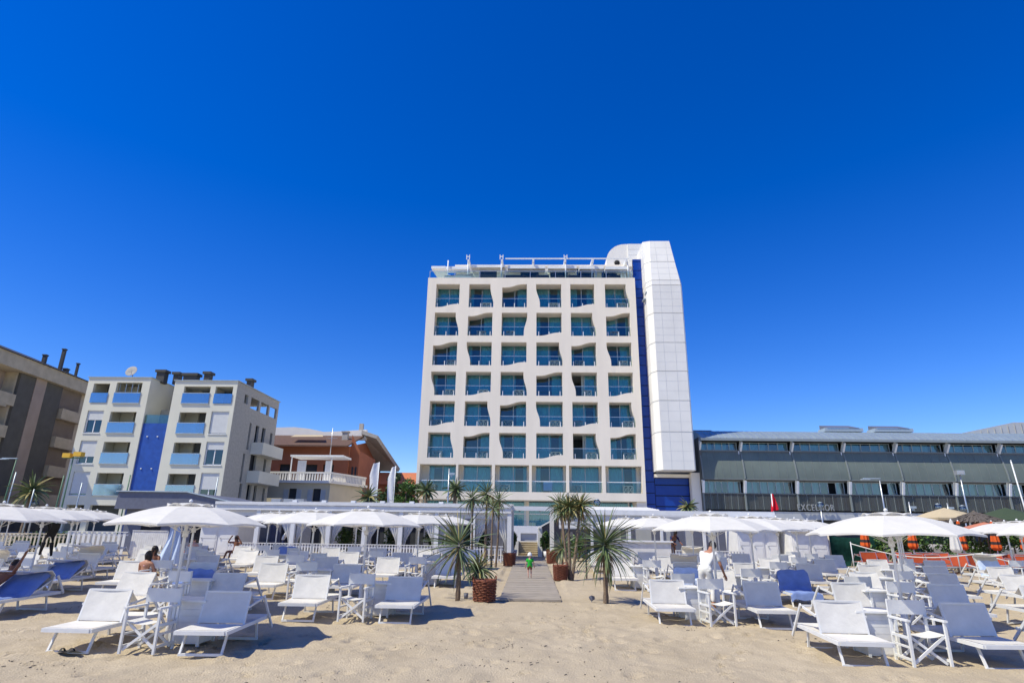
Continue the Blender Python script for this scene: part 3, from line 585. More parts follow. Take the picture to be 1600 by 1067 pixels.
# ------------------------------------------------------------------ charcoal block at the far left (its long wall runs away from the sea)
DK = thing('corner_block', 'brown and charcoal apartment block with sandstone balconies at the far left', 'building', (-44.4,46,0), R(6))
mb = MB(); mb.box(-14,-0.25,3.3,13.3,1.2,15.4); mb.build('wall', M['beige'], DK)
mb = MB(); mb.box(-0.249,0.0,3.5,5.4,4.2,14.6); mb.box(-0.249,0.0,6.8,9.2,4.2,14.6); mb.build('dark_wall', M['darkwall'], DK)
mb = MB(); mb.box(-0.246,0.05,5.4,6.8,4.2,14.6); mb.build('stripe_wall', M['tanstripe'], DK)
mb = MB(); mb.box(-14,0.5,-0.2,13.6,14.6,15.8); mb.build('roof_fascia', M['beige'], DK)
mb = MB(); mb.add([(-14,-0.5,15.8),(0.7,-0.5,15.8),(0.7,13.9,15.8),(-14,13.9,15.8),(-14,3,18.0),(-5,3,18.0),(-5,11,18.0),(-14,11,18.0)],[(0,1,5,4),(1,2,6,5),(2,3,7,6),(4,5,6,7)]); mb.build('roof', M['roofdark'], DK)
mb = MB(); mb.box(-14,-1.2,2.6,3.3,1.2,14.6); mb.box(-0.6,-0.25,9.3,12.6,4.2,14.6); mb.build('recess_wall', M['tanstripe'], DK)
for z in (11.6,8.9,6.2,3.6):
    b_ = MB(); b_.box(-14,0.1,0.2,2.6,z-0.2,z); b_.box(-14,0.1,0.2,0.4,z,z+1.0); b_.box(-0.1,0.1,0.4,3.4,z,z+1.0); b_.build('balcony', M['beige'], DK)
    b_ = MB(); b_.box(-1.19,-1.1,1.1,2.2,z,z+2.1); b_.build('shutter', M['shutterwood' if z < 9 else 'dark'], DK)
    b_ = MB(); b_.box(-0.25,0.3,9.4,12.8,z,z+1.0); b_.build('rear_balcony', M['beige'], DK)
mb = MB(); mb.box(-14,0.1,0.4,13.3,1.2,3.3); mb.build('ground_floor', M['darkwall'], DK)
for (y,h,w,bz) in ((10.0,2.6,0.27,15.6),(12.5,2.2,0.2,15.2),(7.6,0.9,0.3,16.0),(10.9,0.6,0.4,15.8)):
    c = MB(); c.box(-1.3-w/2,-1.3+w/2,y-w/2,y+w/2,bz,bz+h+0.4); c.box(-1.3-w/2-0.05,-1.3+w/2+0.05,y-w/2-0.05,y+w/2+0.05,bz+h+0.4,bz+h+0.5); c.build('chimney', M['roofdark'], DK)
t = thing('rear_block', 'low beige flat roof showing between the corner block and sage block', 'building', (0,66,0))
mb = MB(); mb.box(-54,-46.0,0,8,1.2,17.4); mb.build('wall', M['beige'], t); mb = MB(); mb.box(-54.2,-45.8,-0.2,8.2,17.4,17.7); mb.build('roof_edge', M['roofdark'], t)

# ------------------------------------------------------------------ terracotta building and cream villa
RB = thing('terracotta_building', 'terracotta building with brown tiled roof and cream gable', 'building', (0,72,0))
mb = MB(); mb.holed((-34,-21.9),(1.2,11.4),[(-30.2,-28.9,7.2,9.2),(-27.8,-25.6,6.6,9.2),(-24.9,-23.6,7.2,9.2)],lambda u,z,d:(u,d,z),0.25); mb.box(-34,-21.9,0.9,16,1.2,11.3); mb.add([(-21.9,0,1.2),(-21.9,16,1.2),(-21.9,16,10.2),(-21.9,9,13.2),(-21.9,0,11.4)],[(0,1,2,3,4)]); mb.build('wall', M['redwall'], RB)
mb = MB(); mb.box(-30.3,-23.5,0.5,0.6,6.5,9.4); mb.build('window', M['dark'], RB)
mb = MB(); mb.add([(-21.85,0.5,1.2),(-20.75,0.5,1.2),(-20.75,0.5,10.9),(-21.85,0.5,12.9),(-21.95,8.0,1.2),(-20.7,8.0,1.2),(-20.7,8.0,10.7),(-21.95,8.0,12.9)],[(0,1,2,3),(1,5,6,2)]); mb.build('gable_wall', M['redwall'], RB)
mb = MB(); mb.add([(-34,-1.5,11.15),(-21.7,-1.5,11.15),(-21.7,5.0,13.2),(-34,5.0,13.2),(-34,-1.5,11.32),(-21.7,-1.5,11.32),(-21.7,5.0,13.4),(-34,5.0,13.4)],[(0,1,2,3),(4,5,6,7),(0,1,5,4),(1,2,6,5)]); RF = mb.build('roof', M['redroof'], RB)
mb = MB(); mb.box(-23.6,-22.9,2.0,2.6,11.9,13.4); mb.box(-23.7,-22.8,1.9,2.7,13.4,13.55); mb.box(-22.7,-22.2,6,6.5,14,15.2); mb.build('chimney', M['concrete'], RF)
mb = MB(); pr = [(-34,14.4),(-31,14.5),(-29,14.3),(-27,13.9),(-25,14.0),(-21.4,14.25),(-21.4,12.9),(-34,12.9)]; k = len(pr)
mb.add([(x,5.05,z) for x,z in pr]+[(x,5.6,z) for x,z in pr],[tuple(range(k)),tuple(range(k,2*k))[::-1]]+[(i,(i+1)%k,k+(i+1)%k,k+i) for i in range(k)]); mb.build('parapet', M['drumwhite'], RB)
mb = MB(); mb.add([(-21.9,4.5,13.6),(-19.9,4.5,13.0),(-19.2,16,9.9),(-21.9,16,9.9),(-21.9,4.5,14.1),(-19.7,4.5,13.4),(-19.0,16,10.3),(-21.9,16,10.3)],[(0,1,2,3),(4,5,6,7),(0,1,5,4),(1,2,6,5),(2,3,7,6)]); mb.build('eave', M['concrete'], RB)
mb = MB(); mb.add([(-29.2,-0.3,12.45),(-25.2,-0.3,12.5),(-25.9,1.6,13.0),(-29.4,1.6,12.95)],[(0,1,2,3)]); mb.build('awning', M['creamcloth'], RB)
mb = MB(); mb.box(-21.55,-21.35,0.44,0.49,7.6,9.0); mb.build('side_window', M['dark'], RB); mb = MB(); mb.box(-21.15,-20.95,0.44,0.49,7.6,9.0); mb.build('side_window', M['dark'], RB)
VL = thing('villa', 'cream villa with a white balustraded terrace in front of the terracotta building', 'building', (0,62,0))
mb = MB(); mb.holed((-28,-20.5),(1.2,6.4),[(-24.7,-23.9,3.6,5.75),(-22.2,-21.4,3.6,5.75)],lambda u,z,d:(u,d,z),0.2); mb.add([(-20.5,0,1.2),(-18.8,6,1.2),(-18.8,6,6.4),(-20.5,0,6.4)],[(0,1,2,3)]); mb.build('wall', M['cream'], VL)
mb = MB(); mb.box(-25.5,-21.5,0.3,0.4,3.4,5.8); mb.build('window', M['dark'], VL)
for x in (-25.22,-23.88,-22.72,-21.38): mb = MB(); mb.box(x,x+0.5,-0.06,0.0,3.6,5.65); mb.build('shutter', M['greyblue'], VL)
mb = MB(); mb.prism([(-28.2,-0.5),(-20.3,-0.5),(-18.3,6.2),(-28.2,6.2)],6.3,6.55); mb.prism([(-28.2,-0.35),(-20.4,-0.35),(-20.4,-0.15),(-28.2,-0.15)],7.25,7.42); mb.beam((-20.4,-0.25,7.33),(-18.5,6,7.33),0.2,0.17)
i = 0
while -28+i*0.28 < -20.5: x = -28+i*0.28; mb.box(x,x+0.13,-0.32,-0.18,6.55,7.25); i += 1
for q in range(22): mb.box(-20.4+1.9*q/22,-20.28+1.9*q/22,-0.2+6.2*q/22,-0.02+6.2*q/22,6.55,7.25)
mb.build('balustrade', M['drumwhite'], VL)
mb = MB(); mb.box(-25.6,-19.9,1.5,4.5,9.15,9.35); mb.box(-25.5,-25.4,1.6,1.7,6.5,9.15); mb.box(-21.2,-21.1,1.6,1.7,6.5,9.15); mb.box(-24.9,-24.0,2,2.1,6.55,8.8); mb.box(-21.9,-21.2,2,2.1,6.55,8.8); mb.build('terrace_canopy', M['finwhite'], VL)
mb = MB(); mb.tube([(-21.5,2,9.3),(-21.5,2,12.3)],0.04,6); mb.beam((-22.1,2,11.2),(-20.9,2,11.2),0.03,0.03); mb.build('antenna', M['steel'], VL)
OB = thing('low_terracotta_house', 'low house with orange tiled roof behind the white banners', 'building', (0,80,0))
mb = MB(); mb.box(-23.5,-15.0,0,8,1.2,7.6); mb.build('wall', M['redwall'], OB)
mb = MB(); mb.add([(-24,-0.5,7.5),(-14.6,-0.5,7.5),(-15.5,4,9.4),(-23,4,9.4),(-23,8,7.5),(-15,8,7.5)],[(0,1,2,3),(3,2,5,4),(1,5,2),(0,3,4)]); mb.build('roof', M['orangeroof'], OB)
# ------------------------------------------------------------------ restaurant pergola, entrance, bar and fences
Z0 = 0.46
def picket(x0, x1, y, z0, z1, name, label, pitch=0.15, w=0.06, m='white', gap_top=True):
    t = thing(name, label, 'fence', (0,y,0)); mb = MB(); x = x0
    while x < x1: mb.box(x, x+w, -0.012, 0.012, z0, z1+rnd.uniform(-0.004,0.004)); x += pitch
    mb.build('picket', M[m], t)
    mb = MB(); mb.box(x0,x1,0.013,0.05,z1-0.16,z1-0.09); mb.box(x0,x1,0.013,0.05,z0+0.1,z0+0.17); mb.box(x0,x1,-0.04,0.04,z1,z1+0.035); mb.build('fence_rail', M[m], t)
    return t
picket(-15.6,-1.35,31.9,0.42,1.17,'picket_fence','white picket fence along the pergola left of the boardwalk')
picket(7.2,10.6,31.4,0.42,1.12,'picket_fence','short white picket fence right of the grey bar counter')
picket(-27.6,-23.5,31.0,0.40,1.48,'palisade_fence','pale slat fence before dark bushes at the far left beach edge',0.21,0.08,'cream')
picket(-23.4,-20.3,31.0,0.40,1.62,'palisade_fence','white wide slat fence between the dark left fence and the grey gate',0.26,0.14,'white')
picket(-20.2,-18.4,31.2,0.40,1.70,'slat_gate','grey white slat gate left of the white cabin doors',0.11,0.10,'boxwood')
PGL = thing('restaurant_pergola', 'long white pergola with retractable canvas roof left of the boardwalk', 'pergola', (0,33,0))
pxs = [-14.6+1.93*i for i in range(8)]
for x in pxs:
    f = MB(); f.box(x-0.11,x+0.11,-0.11,0.11,Z0-0.1,2.84); f.box(x-0.15,x+0.15,-0.15,0.15,Z0-0.1,Z0+0.12); f.build('post', M['white'], PGL)
    f = MB(); f.box(x-0.1,x+0.1,5.0,5.2,Z0-0.1,3.2); f.build('post', M['white'], PGL)
f = MB(); f.box(-17.0,-1.0,-0.16,0.1,2.84,3.10); f.box(-17.0,-1.0,-0.22,0.06,3.12,3.27); f.box(-17,-1,4.98,5.22,3.2,3.45)
for x in pxs: f.beam((x,0,3.02),(x,5.1,3.35),0.12,0.16)
f.build('beam', M['white'], PGL)
f = MB()
for x0, x1 in zip([-16.5]+pxs[:-1], pxs): f.sheet(lambda u,v:(x0+0.12+(x1-x0-0.24)*u, 0.0+0.02*math.sin(u*3), 2.82-0.26*v-0.03*math.sin(u*3.14)*v), 8, 2)
f.build('rolled_blind', M['canvas'], PGL)
f = MB(); f.sheet(lambda u,v:(-13.2+12.2*u, 0.3+4.6*v, 3.25+0.16*v+0.08*abs(math.sin(v*math.pi*5))), 12, 40); f.add([(-13.2,0.3,3.2),(-1,0.3,3.2),(-1,0.3,3.32),(-13.2,0.3,3.32)],[(0,1,2,3)]); f.build('canvas_roof', M['canvas'], PGL)
f = MB()
for i in range(8): x = -12.8+1.6*i; f.box(x-0.12,x+0.12,0.1,0.3,3.28,3.40)
f.build('roof_bracket', M['white'], PGL)
for i, x in enumerate(pxs):
    for s in (-1, 1):
        if (i == 0 and s < 0) or rnd.random() < 0.2: continue
        def cf(u, v, x=x, s=s):
            z = 2.6-2.1*v; w = 0.62*(1-S_(min(1,v/0.7)))+0.12+(0.14*S_((v-0.7)/0.3) if v > 0.7 else 0)
            return (x+s*(0.13+w*u), 0.16+0.05*math.sin(u*22), z)
        c = MB(); c.sheet(cf, 20, 12); c.build('curtain', M['canvas'], PGL)
BK = thing('dining_wall', 'dark back wall of the restaurant under the white pergola', 'wall', (0,40.4,0))
f = MB(); f.holed((-17,-1.7),(0.4,3.2),[(-16.3+2*i,-14.9+2*i,0.9,2.5) for i in range(7)],mpf(0),0.2); f.build('wall', M['slate'], BK)
f = MB(); f.box(-17,-1.7,0.25,0.3,0.5,3.2); f.build('window', M['dark'], BK)
EP = thing('entrance_portal', 'white post and beam portal over the end of the boardwalk', 'portal', (0,36.2,0))
for x in (-1.22, 1.27):
    f = MB(); f.box(x-0.12,x+0.12,-0.12,0.12,0.4,3.08 if x > 0 else 3.32); f.box(x-0.17,x+0.17,-0.17,0.17,0.4,0.55); f.build('post', M['white'], EP)
f = MB(); f.box(-1.09,1.42,-0.1,0.1,3.085,3.33); f.build('beam', M['white'], EP)
for x in (-0.6, 0.6): f = MB(); f.lathe([(0,-0.06),(0.05,-0.06),(0.07,0)],10,(x,0,3.08)); f.build('spotlight', M['frame'], EP)
ST = thing('staircase', 'pale yellow stone steps at the end of the boardwalk', 'staircase', (0,39.8,0))
f = MB()
for i in range(6): f.box(-0.70,0.48,i*0.34+0.04,2.4-0.01*i,0.3,0.5+0.125*(i+1)-0.035); f.box(-0.72,0.5,i*0.34-0.02,i*0.34+0.42,0.5+0.125*(i+1)-0.034,0.5+0.125*(i+1))
f.build('step', M['step'], ST)
f = MB(); f.box(-1.6,-0.73,-0.1,2.4,0.3,1.35); f.box(0.51,1.6,-0.1,2.4,0.3,1.35); f.build('side_wall', M['white'], ST)
TWL = thing('terrace_wall', 'white wall with a grey shutter behind the yellow steps', 'wall', (0,46,0))
f = MB(); f.holed((-8,8),(1.2,2.30),[(-0.68,0.5,1.25,1.78)],mpf(0),0.2); f.build('wall', M['white'], TWL); f = MB(); f.box(-0.7,0.52,0.15,0.2,1.2,1.9); f.build('shutter', M['greyblue'], TWL)
KI = thing('kiosk', 'small grey kiosk with a sloping white roof right of the steps', 'kiosk', (0,37.6,0))
f = MB(); f.add([(0.75,0,0.4),(3.4,0,0.4),(3.4,0,2.55),(2.0,0,2.85),(0.75,0,2.2),(0.75,3,0.4),(3.4,3,0.4),(3.4,3,2.55),(2.0,3,2.85),(0.75,3,2.2)],[(0,1,2,3,4),(5,9,8,7,6),(0,4,9,5),(1,6,7,2)]); f.build('wall', M['slate'], KI)
f = MB(); f.beam((0.5,1.4,2.12),(2.0,1.4,2.92),3.4,0.07,0,(0,1,0)) if False else f.add([(0.5,-0.3,2.1),(2.0,-0.3,2.9),(2.0,3.2,2.9),(0.5,3.2,2.1),(0.5,-0.3,2.17),(2.0,-0.3,2.97),(2.0,3.2,2.97),(0.5,3.2,2.17),(3.7,-0.3,2.5),(3.7,3.2,2.5),(3.7,-0.3,2.57),(3.7,3.2,2.57)],[(0,1,2,3),(4,5,6,7),(0,1,5,4),(0,4,7,3),(1,8,9,2),(5,10,11,6),(1,8,10,5)]); f.build('roof', M['white'], KI)
f = MB(); f.box(0.48,0.74,-0.2,0.06,0.4,2.12); f.build('post', M['white'], KI)
PGR = thing('blind_pergola', 'white pergola with canvas blinds right of the boardwalk', 'pergola', (0,34.4,0))
for x in (3.4,5.45,7.2,9.5,11.35,12.5,13.3):
    f = MB(); f.box(x-0.07,x+0.07,-0.07,0.07,Z0-0.1,2.86); f.build('post', M['white'], PGR)
f = MB(); f.box(1.5,13.4,-0.12,0.12,2.86,3.12); f.box(7.2,13.4,2.9,3.1,2.86,3.05); f.beam((13.3,0.13,2.95),(13.3,2.9,2.95),0.1,0.15); f.beam((7.2,0.13,2.95),(7.2,2.9,2.95),0.1,0.15); f.build('beam', M['white'], PGR)
f = MB(); f.sheet(lambda u,v:(1.6+5.6*u, 0.14+3.6*v, 3.13+0.25*v+0.06*abs(math.sin(v*15))),6,24); f.build('canvas_roof', M['canvas'], PGR)
for a, b in ((1.6,3.3),(3.48,5.38),(5.52,7.12)):
    f = MB(); f.sheet(lambda u,v:(a+(b-a)*u, 0.0+0.015*math.sin(v*19), 2.85-0.75*v),4,12); f.build('blind', M['canvas'], PGR)
f = MB(); f.box(1.6,13.2,5.0,5.3,0.4,3.0); f.build('back_wall', M['greyblue'], PGR)
f = MB()
for a in (3.6,5.7,7.6,8.8,10.2,11.6): f.box(a,a+0.85,4.96,5.0,0.9,2.5)
f.build('window', M['slate'], PGR)
BC = thing('bar_counter', 'long grey bar counter right of the boardwalk palms', 'bar counter', (0,31.6,0))
f = MB(); f.box(4.2,7.05,0,0.8,0.38,1.50); f.build('front_panel', M['boxwood'], BC); f = MB(); f.box(4.1,7.15,-0.1,0.9,1.503,1.57); f.build('counter_top', M['white'], BC)
def cabin(x0, x1, y, z1, doors, name, label, m='white'):
    t = thing(name, label, 'beach cabin', (0,y,0)); f = MB(); f.box(x0,x1,0,2.0,0.38,z1); f.build('wall', M[m], t)
    f = MB(); f.add([(x0-0.15,-0.25,z1-0.05),(x1+0.15,-0.25,z1-0.05),(x1+0.15,2.1,z1+0.25),(x0-0.15,2.1,z1+0.25),(x0-0.15,-0.25,z1+0.02),(x1+0.15,-0.25,z1+0.02),(x1+0.15,2.1,z1+0.32),(x0-0.15,2.1,z1+0.32)],[(0,1,2,3),(4,5,6,7),(0,1,5,4),(1,2,6,5),(3,0,4,7)]); f.build('roof', M[m], t)
    w = (x1-x0)/doors
    for i in range(doors):
        f = MB(); a = x0+i*w; f.box(a+0.07,a+w-0.07,-0.03,-0.003,0.5,z1-0.2); f.box(a+0.14,a+w-0.14,-0.045,-0.031,0.6,z1-0.95); f.box(a+0.14,a+w-0.14,-0.045,-0.031,z1-0.85,z1-0.3); d = f.build('door', M[m], t)
        f = MB(); f.box(a+0.115,a+0.145,-0.09,-0.046,1.3,1.38); f.build('handle', M['steel'], d)
cabin(10.9,13.0,33.2,2.25,3,'beach_cabin','white beach cabin with panelled doors behind the right umbrellas')
cabin(13.3,15.1,32.2,2.15,2,'beach_cabin','off-white beach cabin beside the dark green tarpaulin','boxwood')
cabin(-18.2,-16.1,34.0,2.2,2,'beach_cabin','white beach cabin under the slate bar roof on the left')
BB = thing('beach_bar', 'beach bar with a wide slate grey roof fascia on the left', 'beach bar', (0,37,0))
f = MB(); f.prism([(-24.6,0),(-17.5,0),(-17.5,6),(-24.6,6)],0.4,2.9); f.build('wall', M['slate'], BB)
f = MB(); pr = [(-25.0,2.9),(-24.9,3.9),(-20.7,3.9),(-17.4,3.25),(-17.4,2.9)]; k = len(pr)
f.add([(x,-0.6,z) for x,z in pr]+[(x,6.2,z) for x,z in pr],[tuple(range(k))[::-1],tuple(range(k,2*k))]+[(i,(i+1)%k,k+(i+1)%k,k+i) for i in range(k)]); RFb = f.build('roof', M['slate'], BB)
f = MB(); f.beam((-25.0,-0.65,3.93),(-20.7,-0.65,3.93),0.14,0.06); f.beam((-20.7,-0.65,3.93),(-17.3,-0.65,3.27),0.14,0.06); f.build('roof_edge', M['frame'], RFb)
f = MB(); f.box(-23.5,-22.3,-0.03,0,0.5,2.5); f.build('door', M['black'], BB); f = MB(); f.box(-20.4,-18.6,-0.03,0,0.5,2.4); f.build('door', M['black'], BB)
for x in (-18.2,-17.3,-16.5): f = MB(); f.box(x-0.33,x+0.33,6.5,7.1,3.3,3.85+0.1*rnd.random()); f.build('roof_unit', M['greyblue'], BB)

# ------------------------------------------------------------------ plants
def blade(mb, p, az, el, L, w, droop, m=0, seg=5):
    p = Vector(p); V = []; F = []; side = Vector((-math.sin(az), math.cos(az), 0)); tw = ((az*7.3+L*91) % 1.0-0.5)*2.2
    pr = [0.6,1.0,1.0,0.88,0.62,0.05]
    for i in range(seg+1):
        hw = w*pr[min(5, round(i*5/seg))]/2; e = el-droop*(i/seg)**1.3
        sv_ = side*math.cos(tw)+Vector((-math.cos(az)*math.sin(e), -math.sin(az)*math.sin(e), math.cos(e)))*math.sin(tw); V += [p-sv_*hw, p+sv_*hw]; p = p+Vector((math.cos(az)*math.cos(e), math.sin(az)*math.cos(e), math.sin(e)))*L/seg
    for i in range(seg): F.append((2*i,2*i+1,2*i+3,2*i+2))
    mb.add(V, F, m, True)
def crown(mb, c, n, L, w, lo=-50, hi=85, droop=0.7, q=rnd, yel=0.12, dry=0.0):
    for i in range(n):
        t = (i+q.random())/n; el = math.asin(max(-0.999, min(0.999, math.sin(R(hi))-(math.sin(R(hi))-math.sin(R(lo)))*(t+0.02*q.uniform(-1,1))))); az = i*2.39996+q.uniform(-.3,.3)
        r = q.random(); m = 1 if r < yel else (2 if r < yel+dry*max(0,t-0.6)*2.5 else 0)
        z = c[2]+0.28*(0.5-t)*L
        blade(mb, (c[0]+0.03*math.cos(az), c[1]+0.03*math.sin(az), z), az, el, L*q.uniform(0.8,1.12)*(0.85+0.15*math.sin(t*3.1)), w*q.uniform(0.8,1.2), droop*q.uniform(0.5,1.5)*(0.45 if t < 0.35 else 1), m)
LM = [M['leafpalm'], M['leafyel'], M['leafdry']]
def cordyline(label, loc, heads, cat='palm', group=None, name='palm_tree'):
    """heads: (dx0,dy0, dx,dy,z, trunk_r, n, L, w, lo, droop, yellow)"""
    t = thing(name, label, cat, loc, 0, group)
    for (a,b,dx,dy,z,r,n,L,w,lo,dr,ye) in heads:
        f = MB(); k = max(8, int(z*9)); bx, by = rnd.uniform(-.05,.05), rnd.uniform(-.05,.05)
        f.tube([(a+(dx-a)*i/k+bx*math.sin(3*i/k), b+(dy-b)*i/k+by*math.sin(4*i/k), -0.1+(z+0.1)*i/k) for i in range(k+1)], [r*(1.25-0.45*i/k)*(1+0.10*((i*7)%3-1)) for i in range(k+1)], 10); f.build('trunk', M['bark'], t)
        if z > 0.8 and r > 0.04:
            f = MB()
            for i in range(int(n*0.35)): blade(f, (dx+0.02,dy,z-0.05-0.25*rnd.random()), rnd.uniform(0,6.28), R(rnd.uniform(-75,-40)), L*0.55*rnd.uniform(.6,1), w*0.8, 0.4, 0, 3)
            f.build('dry_leaves', M['leafdry'], t)
        f = MB(); crown(f, (dx,dy,z), n, L, w, lo, 86, dr, rnd, ye, 0.2); f.build('crown', LM, t)
    return t
cordyline('spiky palm right of the boardwalk with a single thick trunk and dense round crown', (1.99,16.9,gz(16.9)), [(0,0,0.02,0,1.42,0.058,135,1.12,0.046,-66,0.75,0.06)])
cordyline('spiky palm left of the boardwalk beside the front wicker basket', (-1.94,17.3,gz(17.3)), [(0,0,-0.02,0,1.34,0.055,84,1.12,0.040,-70,0.65,0.10)])
cordyline('three-trunked palm right of the boardwalk with yellowing bushy crowns', (1.5,23.5,gz(23.5)), [(0,0,-0.02,0.1,2.55,0.05,110,0.66,0.05,-55,0.9,0.5),(0.05,0.05,0.42,0.1,2.6,0.05,110,0.66,0.05,-55,0.9,0.55),(-0.03,0.1,-0.25,0.2,2.4,0.04,60,0.6,0.045,-50,0.9,0.3)])
cordyline('thin bare-stemmed palm with a small green top beside the three-trunked palm', (2.15,24.2,gz(24.2)), [(0,0,-0.03,0,1.95,0.028,34,0.5,0.035,-40,0.9,0.05)])
cordyline('slim palm leaning behind the three-trunked palm at the portal', (1.75,29.5,gz(29.5)), [(0,0,-0.3,0,2.75,0.045,60,0.85,0.045,-60,1.0,0.15)])
cordyline('slim tall palm, leftmost of the cluster left of the boardwalk', (-2.68,29.4,gz(29.4)), [(0,0,-0.1,0,3.05,0.05,52,0.85,0.055,-70,0.8,0.18)], group='slim palms left of the boardwalk')
cordyline('slim tall palm, tallest of the cluster left of the boardwalk', (-2.1,30.0,gz(30)), [(0,0,0.0,0,3.28,0.055,62,0.88,0.055,-74,0.8,0.2)], group='slim palms left of the boardwalk')
cordyline('slim palm second from the right in the cluster left of the boardwalk', (-1.72,28.4,gz(28.4)), [(0,0,0.0,0.2,2.6,0.04,36,0.7,0.05,-66,0.8,0.2)], group='slim palms left of the boardwalk')
cordyline('slim palm, rightmost of the cluster left of the boardwalk', (-1.58,29.2,gz(29.2)), [(0,0,0.1,0,2.95,0.045,50,0.78,0.05,-72,0.8,0.2)], group='slim palms left of the boardwalk')
cordyline('low bushy yucca beside the boardwalk behind the left spiky palm', (-1.86,22.8,gz(22.8)), [(0,0,0.02,0,0.34,0.06,130,0.74,0.05,-58,1.0,0.25)], 'yucca', name='yucca_plant')
cordyline('short yucca right of the boardwalk behind the wicker basket', (1.42,27.0,gz(27)), [(0,0,-0.05,0,0.95,0.03,70,0.85,0.05,-60,0.9,0.15)], 'yucca', name='yucca_plant')
def fanpalm(label, loc, h, L, n=40):
    cordyline(label, loc, [(0,0,0,0,h,0.13,n,L,0.16,-45,0.9,0.15)])
fanpalm('small fan palm before the lower left corner of the hotel', (-7.6,44.6,1.25), 3.4, 1.0)
fanpalm('small fan palm second from the hotel left corner above the pergola', (-5.45,44.6,1.25), 3.5, 1.05)
fanpalm('fan palm top showing in front of the cobalt blue wall', (11.3,44.6,1.25), 2.5, 0.9)
fanpalm('bushy fan palm under the white banners', (-12.1,45.5,1.25), 2.9, 1.2)
fanpalm('spiky green palm before the charcoal block at the far left', (-37.5,45,1.25), 3.1, 1.6, 60)
fanpalm('yellow-green palm by the dark green tarpaulin in the orange beach', (18.9,32.6,gz(32.6)), 1.0, 1.0, 70)
def leaves(mb, c, rad, n, size, nm=1, q=rnd, shell=0.45):
    for _ in range(n):
        v = Vector((q.gauss(0,1), q.gauss(0,1), q.gauss(0,1))).normalized()*(shell+(1-shell)*q.random())
        p = Vector(c)+Vector((v.x*rad[0], v.y*rad[1], v.z*rad[2])); s = size*q.uniform(0.6,1.3)
        a = Vector((q.gauss(0,1), q.gauss(0,1), q.gauss(0,0.6))).normalized(); b = a.orthogonal().normalized(); b.rotate(Matrix.Rotation(q.uniform(0,6.28), 3, a))
        mb.add([p-a*s, p+b*s*0.4, p+a*s, p-b*s*0.4], [(0,1,2,3)], q.randrange(nm))
def tree(name, label, loc, h, clumps, mats, size=0.2, n=260, tr=0.15):
    t = thing(name, label, 'tree', loc); f = MB(); top = max(c[2] for c in clumps)
    f.tube([(0,0,-0.2),(0.05,0,top*0.4),(0,0.05,top*0.8)],[tr,tr*0.8,tr*0.4],8)
    for c in clumps: f.tube([(0.03,0,top*0.35),((c[0])*0.5,(c[1])*0.5,top*0.35+(c[2]-top*0.35)*0.6),(c[0],c[1],c[2])],[tr*0.45,tr*0.3,tr*0.1],6)
    f.build('trunk', M['bark'], t); f = MB()
    for c in clumps:
        for k in range(5):
            o = [rnd.uniform(-.6,.6)*c[3] for _ in range(3)]; leaves(f, (c[0]+o[0],c[1]+o[1],c[2]+o[2]*0.6), (c[3]*0.55,c[3]*0.55,c[3]*0.45), int(n/5), size, len(mats))
    f.build('crown', mats, t); return t
tree('pine_tree','dark green tree between the two white banners',(-13.0,58,1.25),6,[(0,0,4.3,1.3),(-0.9,0,3.6,1.1),(0.9,0.2,3.4,1.0),(0.2,0,5.2,0.9)],[M['pine'],M['leaf']],0.16,420)
tree('pine_tree','bright green tree at the left corner of the hotel',(-11.6,57,1.25),6,[(0,0,4.6,1.1),(0.9,0.3,4.3,1.0),(-0.6,0,3.2,1.0),(0.6,0,2.9,1.0)],[M['leaf2'],M['leaf']],0.16,420)
tree('pine_tree','small dark tree behind the villa corner',(-15.6,60,1.25),4,[(0,0,2.6,1.0),(0.7,0,2.1,0.8)],[M['pine'],M['leaf']],0.15,300)
def shrub(label, loc, rx, ry, h, mats, n=500, size=0.07, pot=None, name='shrub'):
    t = thing(name, label, 'shrub', loc); f = MB(); b = 0.35 if pot else 0.0
    for i in range(5): f.tube([(0,0,b),(rnd.uniform(-.6,.6)*rx,rnd.uniform(-.6,.6)*ry,h*0.8)],[0.02,0.008],5)
    f.build('stem', M['bark'], t); f = MB()
    for k in range(9): leaves(f, (rnd.uniform(-.55,.55)*rx,rnd.uniform(-.55,.55)*ry,b+(h-b)*rnd.uniform(0.25,0.85)), (rx*0.5,ry*0.5,(h-b)*0.28), n//9, size, len(mats))
    f.build('foliage', mats, t)
    if pot: f = MB(); f.lathe([(0,0),(0.16,0),(0.22,0.38),(0.2,0.38),(0.19,0.33),(0,0.33)],16); f.build('pot', M[pot], t)
    return t
GL = [M['leaf'],M['leaf2']]
shrub('dark green potted shrub left of the yellow steps',(-0.98,38.4,0.47),0.4,0.4,1.35,[M['leaf']],900,0.09,'white','potted_shrub')
shrub('green potted shrub right of the yellow steps before the kiosk',(1.0,36.9,0.46),0.42,0.4,1.45,GL,900,0.09,'white','potted_shrub')
for i, (x, lab) in enumerate(((-3.2,'rightmost of the row'),(-5.6,'second from the right'),(-8.2,'third from the right'),(-11.3,'leftmost of the row'))):
    shrub('dark shrub inside the white pergola, '+lab,(x,38.0,0.46),0.9,0.5,1.6,[M['leaf']],900,0.10)
shrub('low green shrub behind the three-trunked palm',(2.6,34.0,0.44),0.7,0.4,1.35,GL,700,0.09)
shrub('dark bush behind the pale slat fence at the far left',(-25.6,32.0,0.4),2.4,0.5,1.5,[M['leaf']],1600,0.12)
GL = [M['leaf2'],M['leaf2'],M['leaf']]
HG = thing('hedge','long leafy green hedge behind the orange sun loungers','hedge',(22.5,33.6,gz(33)))
f = MB()
for i in range(46): leaves(f,(rnd.uniform(-4.6,6.5),rnd.uniform(-.4,.4),rnd.uniform(0.3,2.0)),(0.55,0.4,0.42),190,0.10,3)
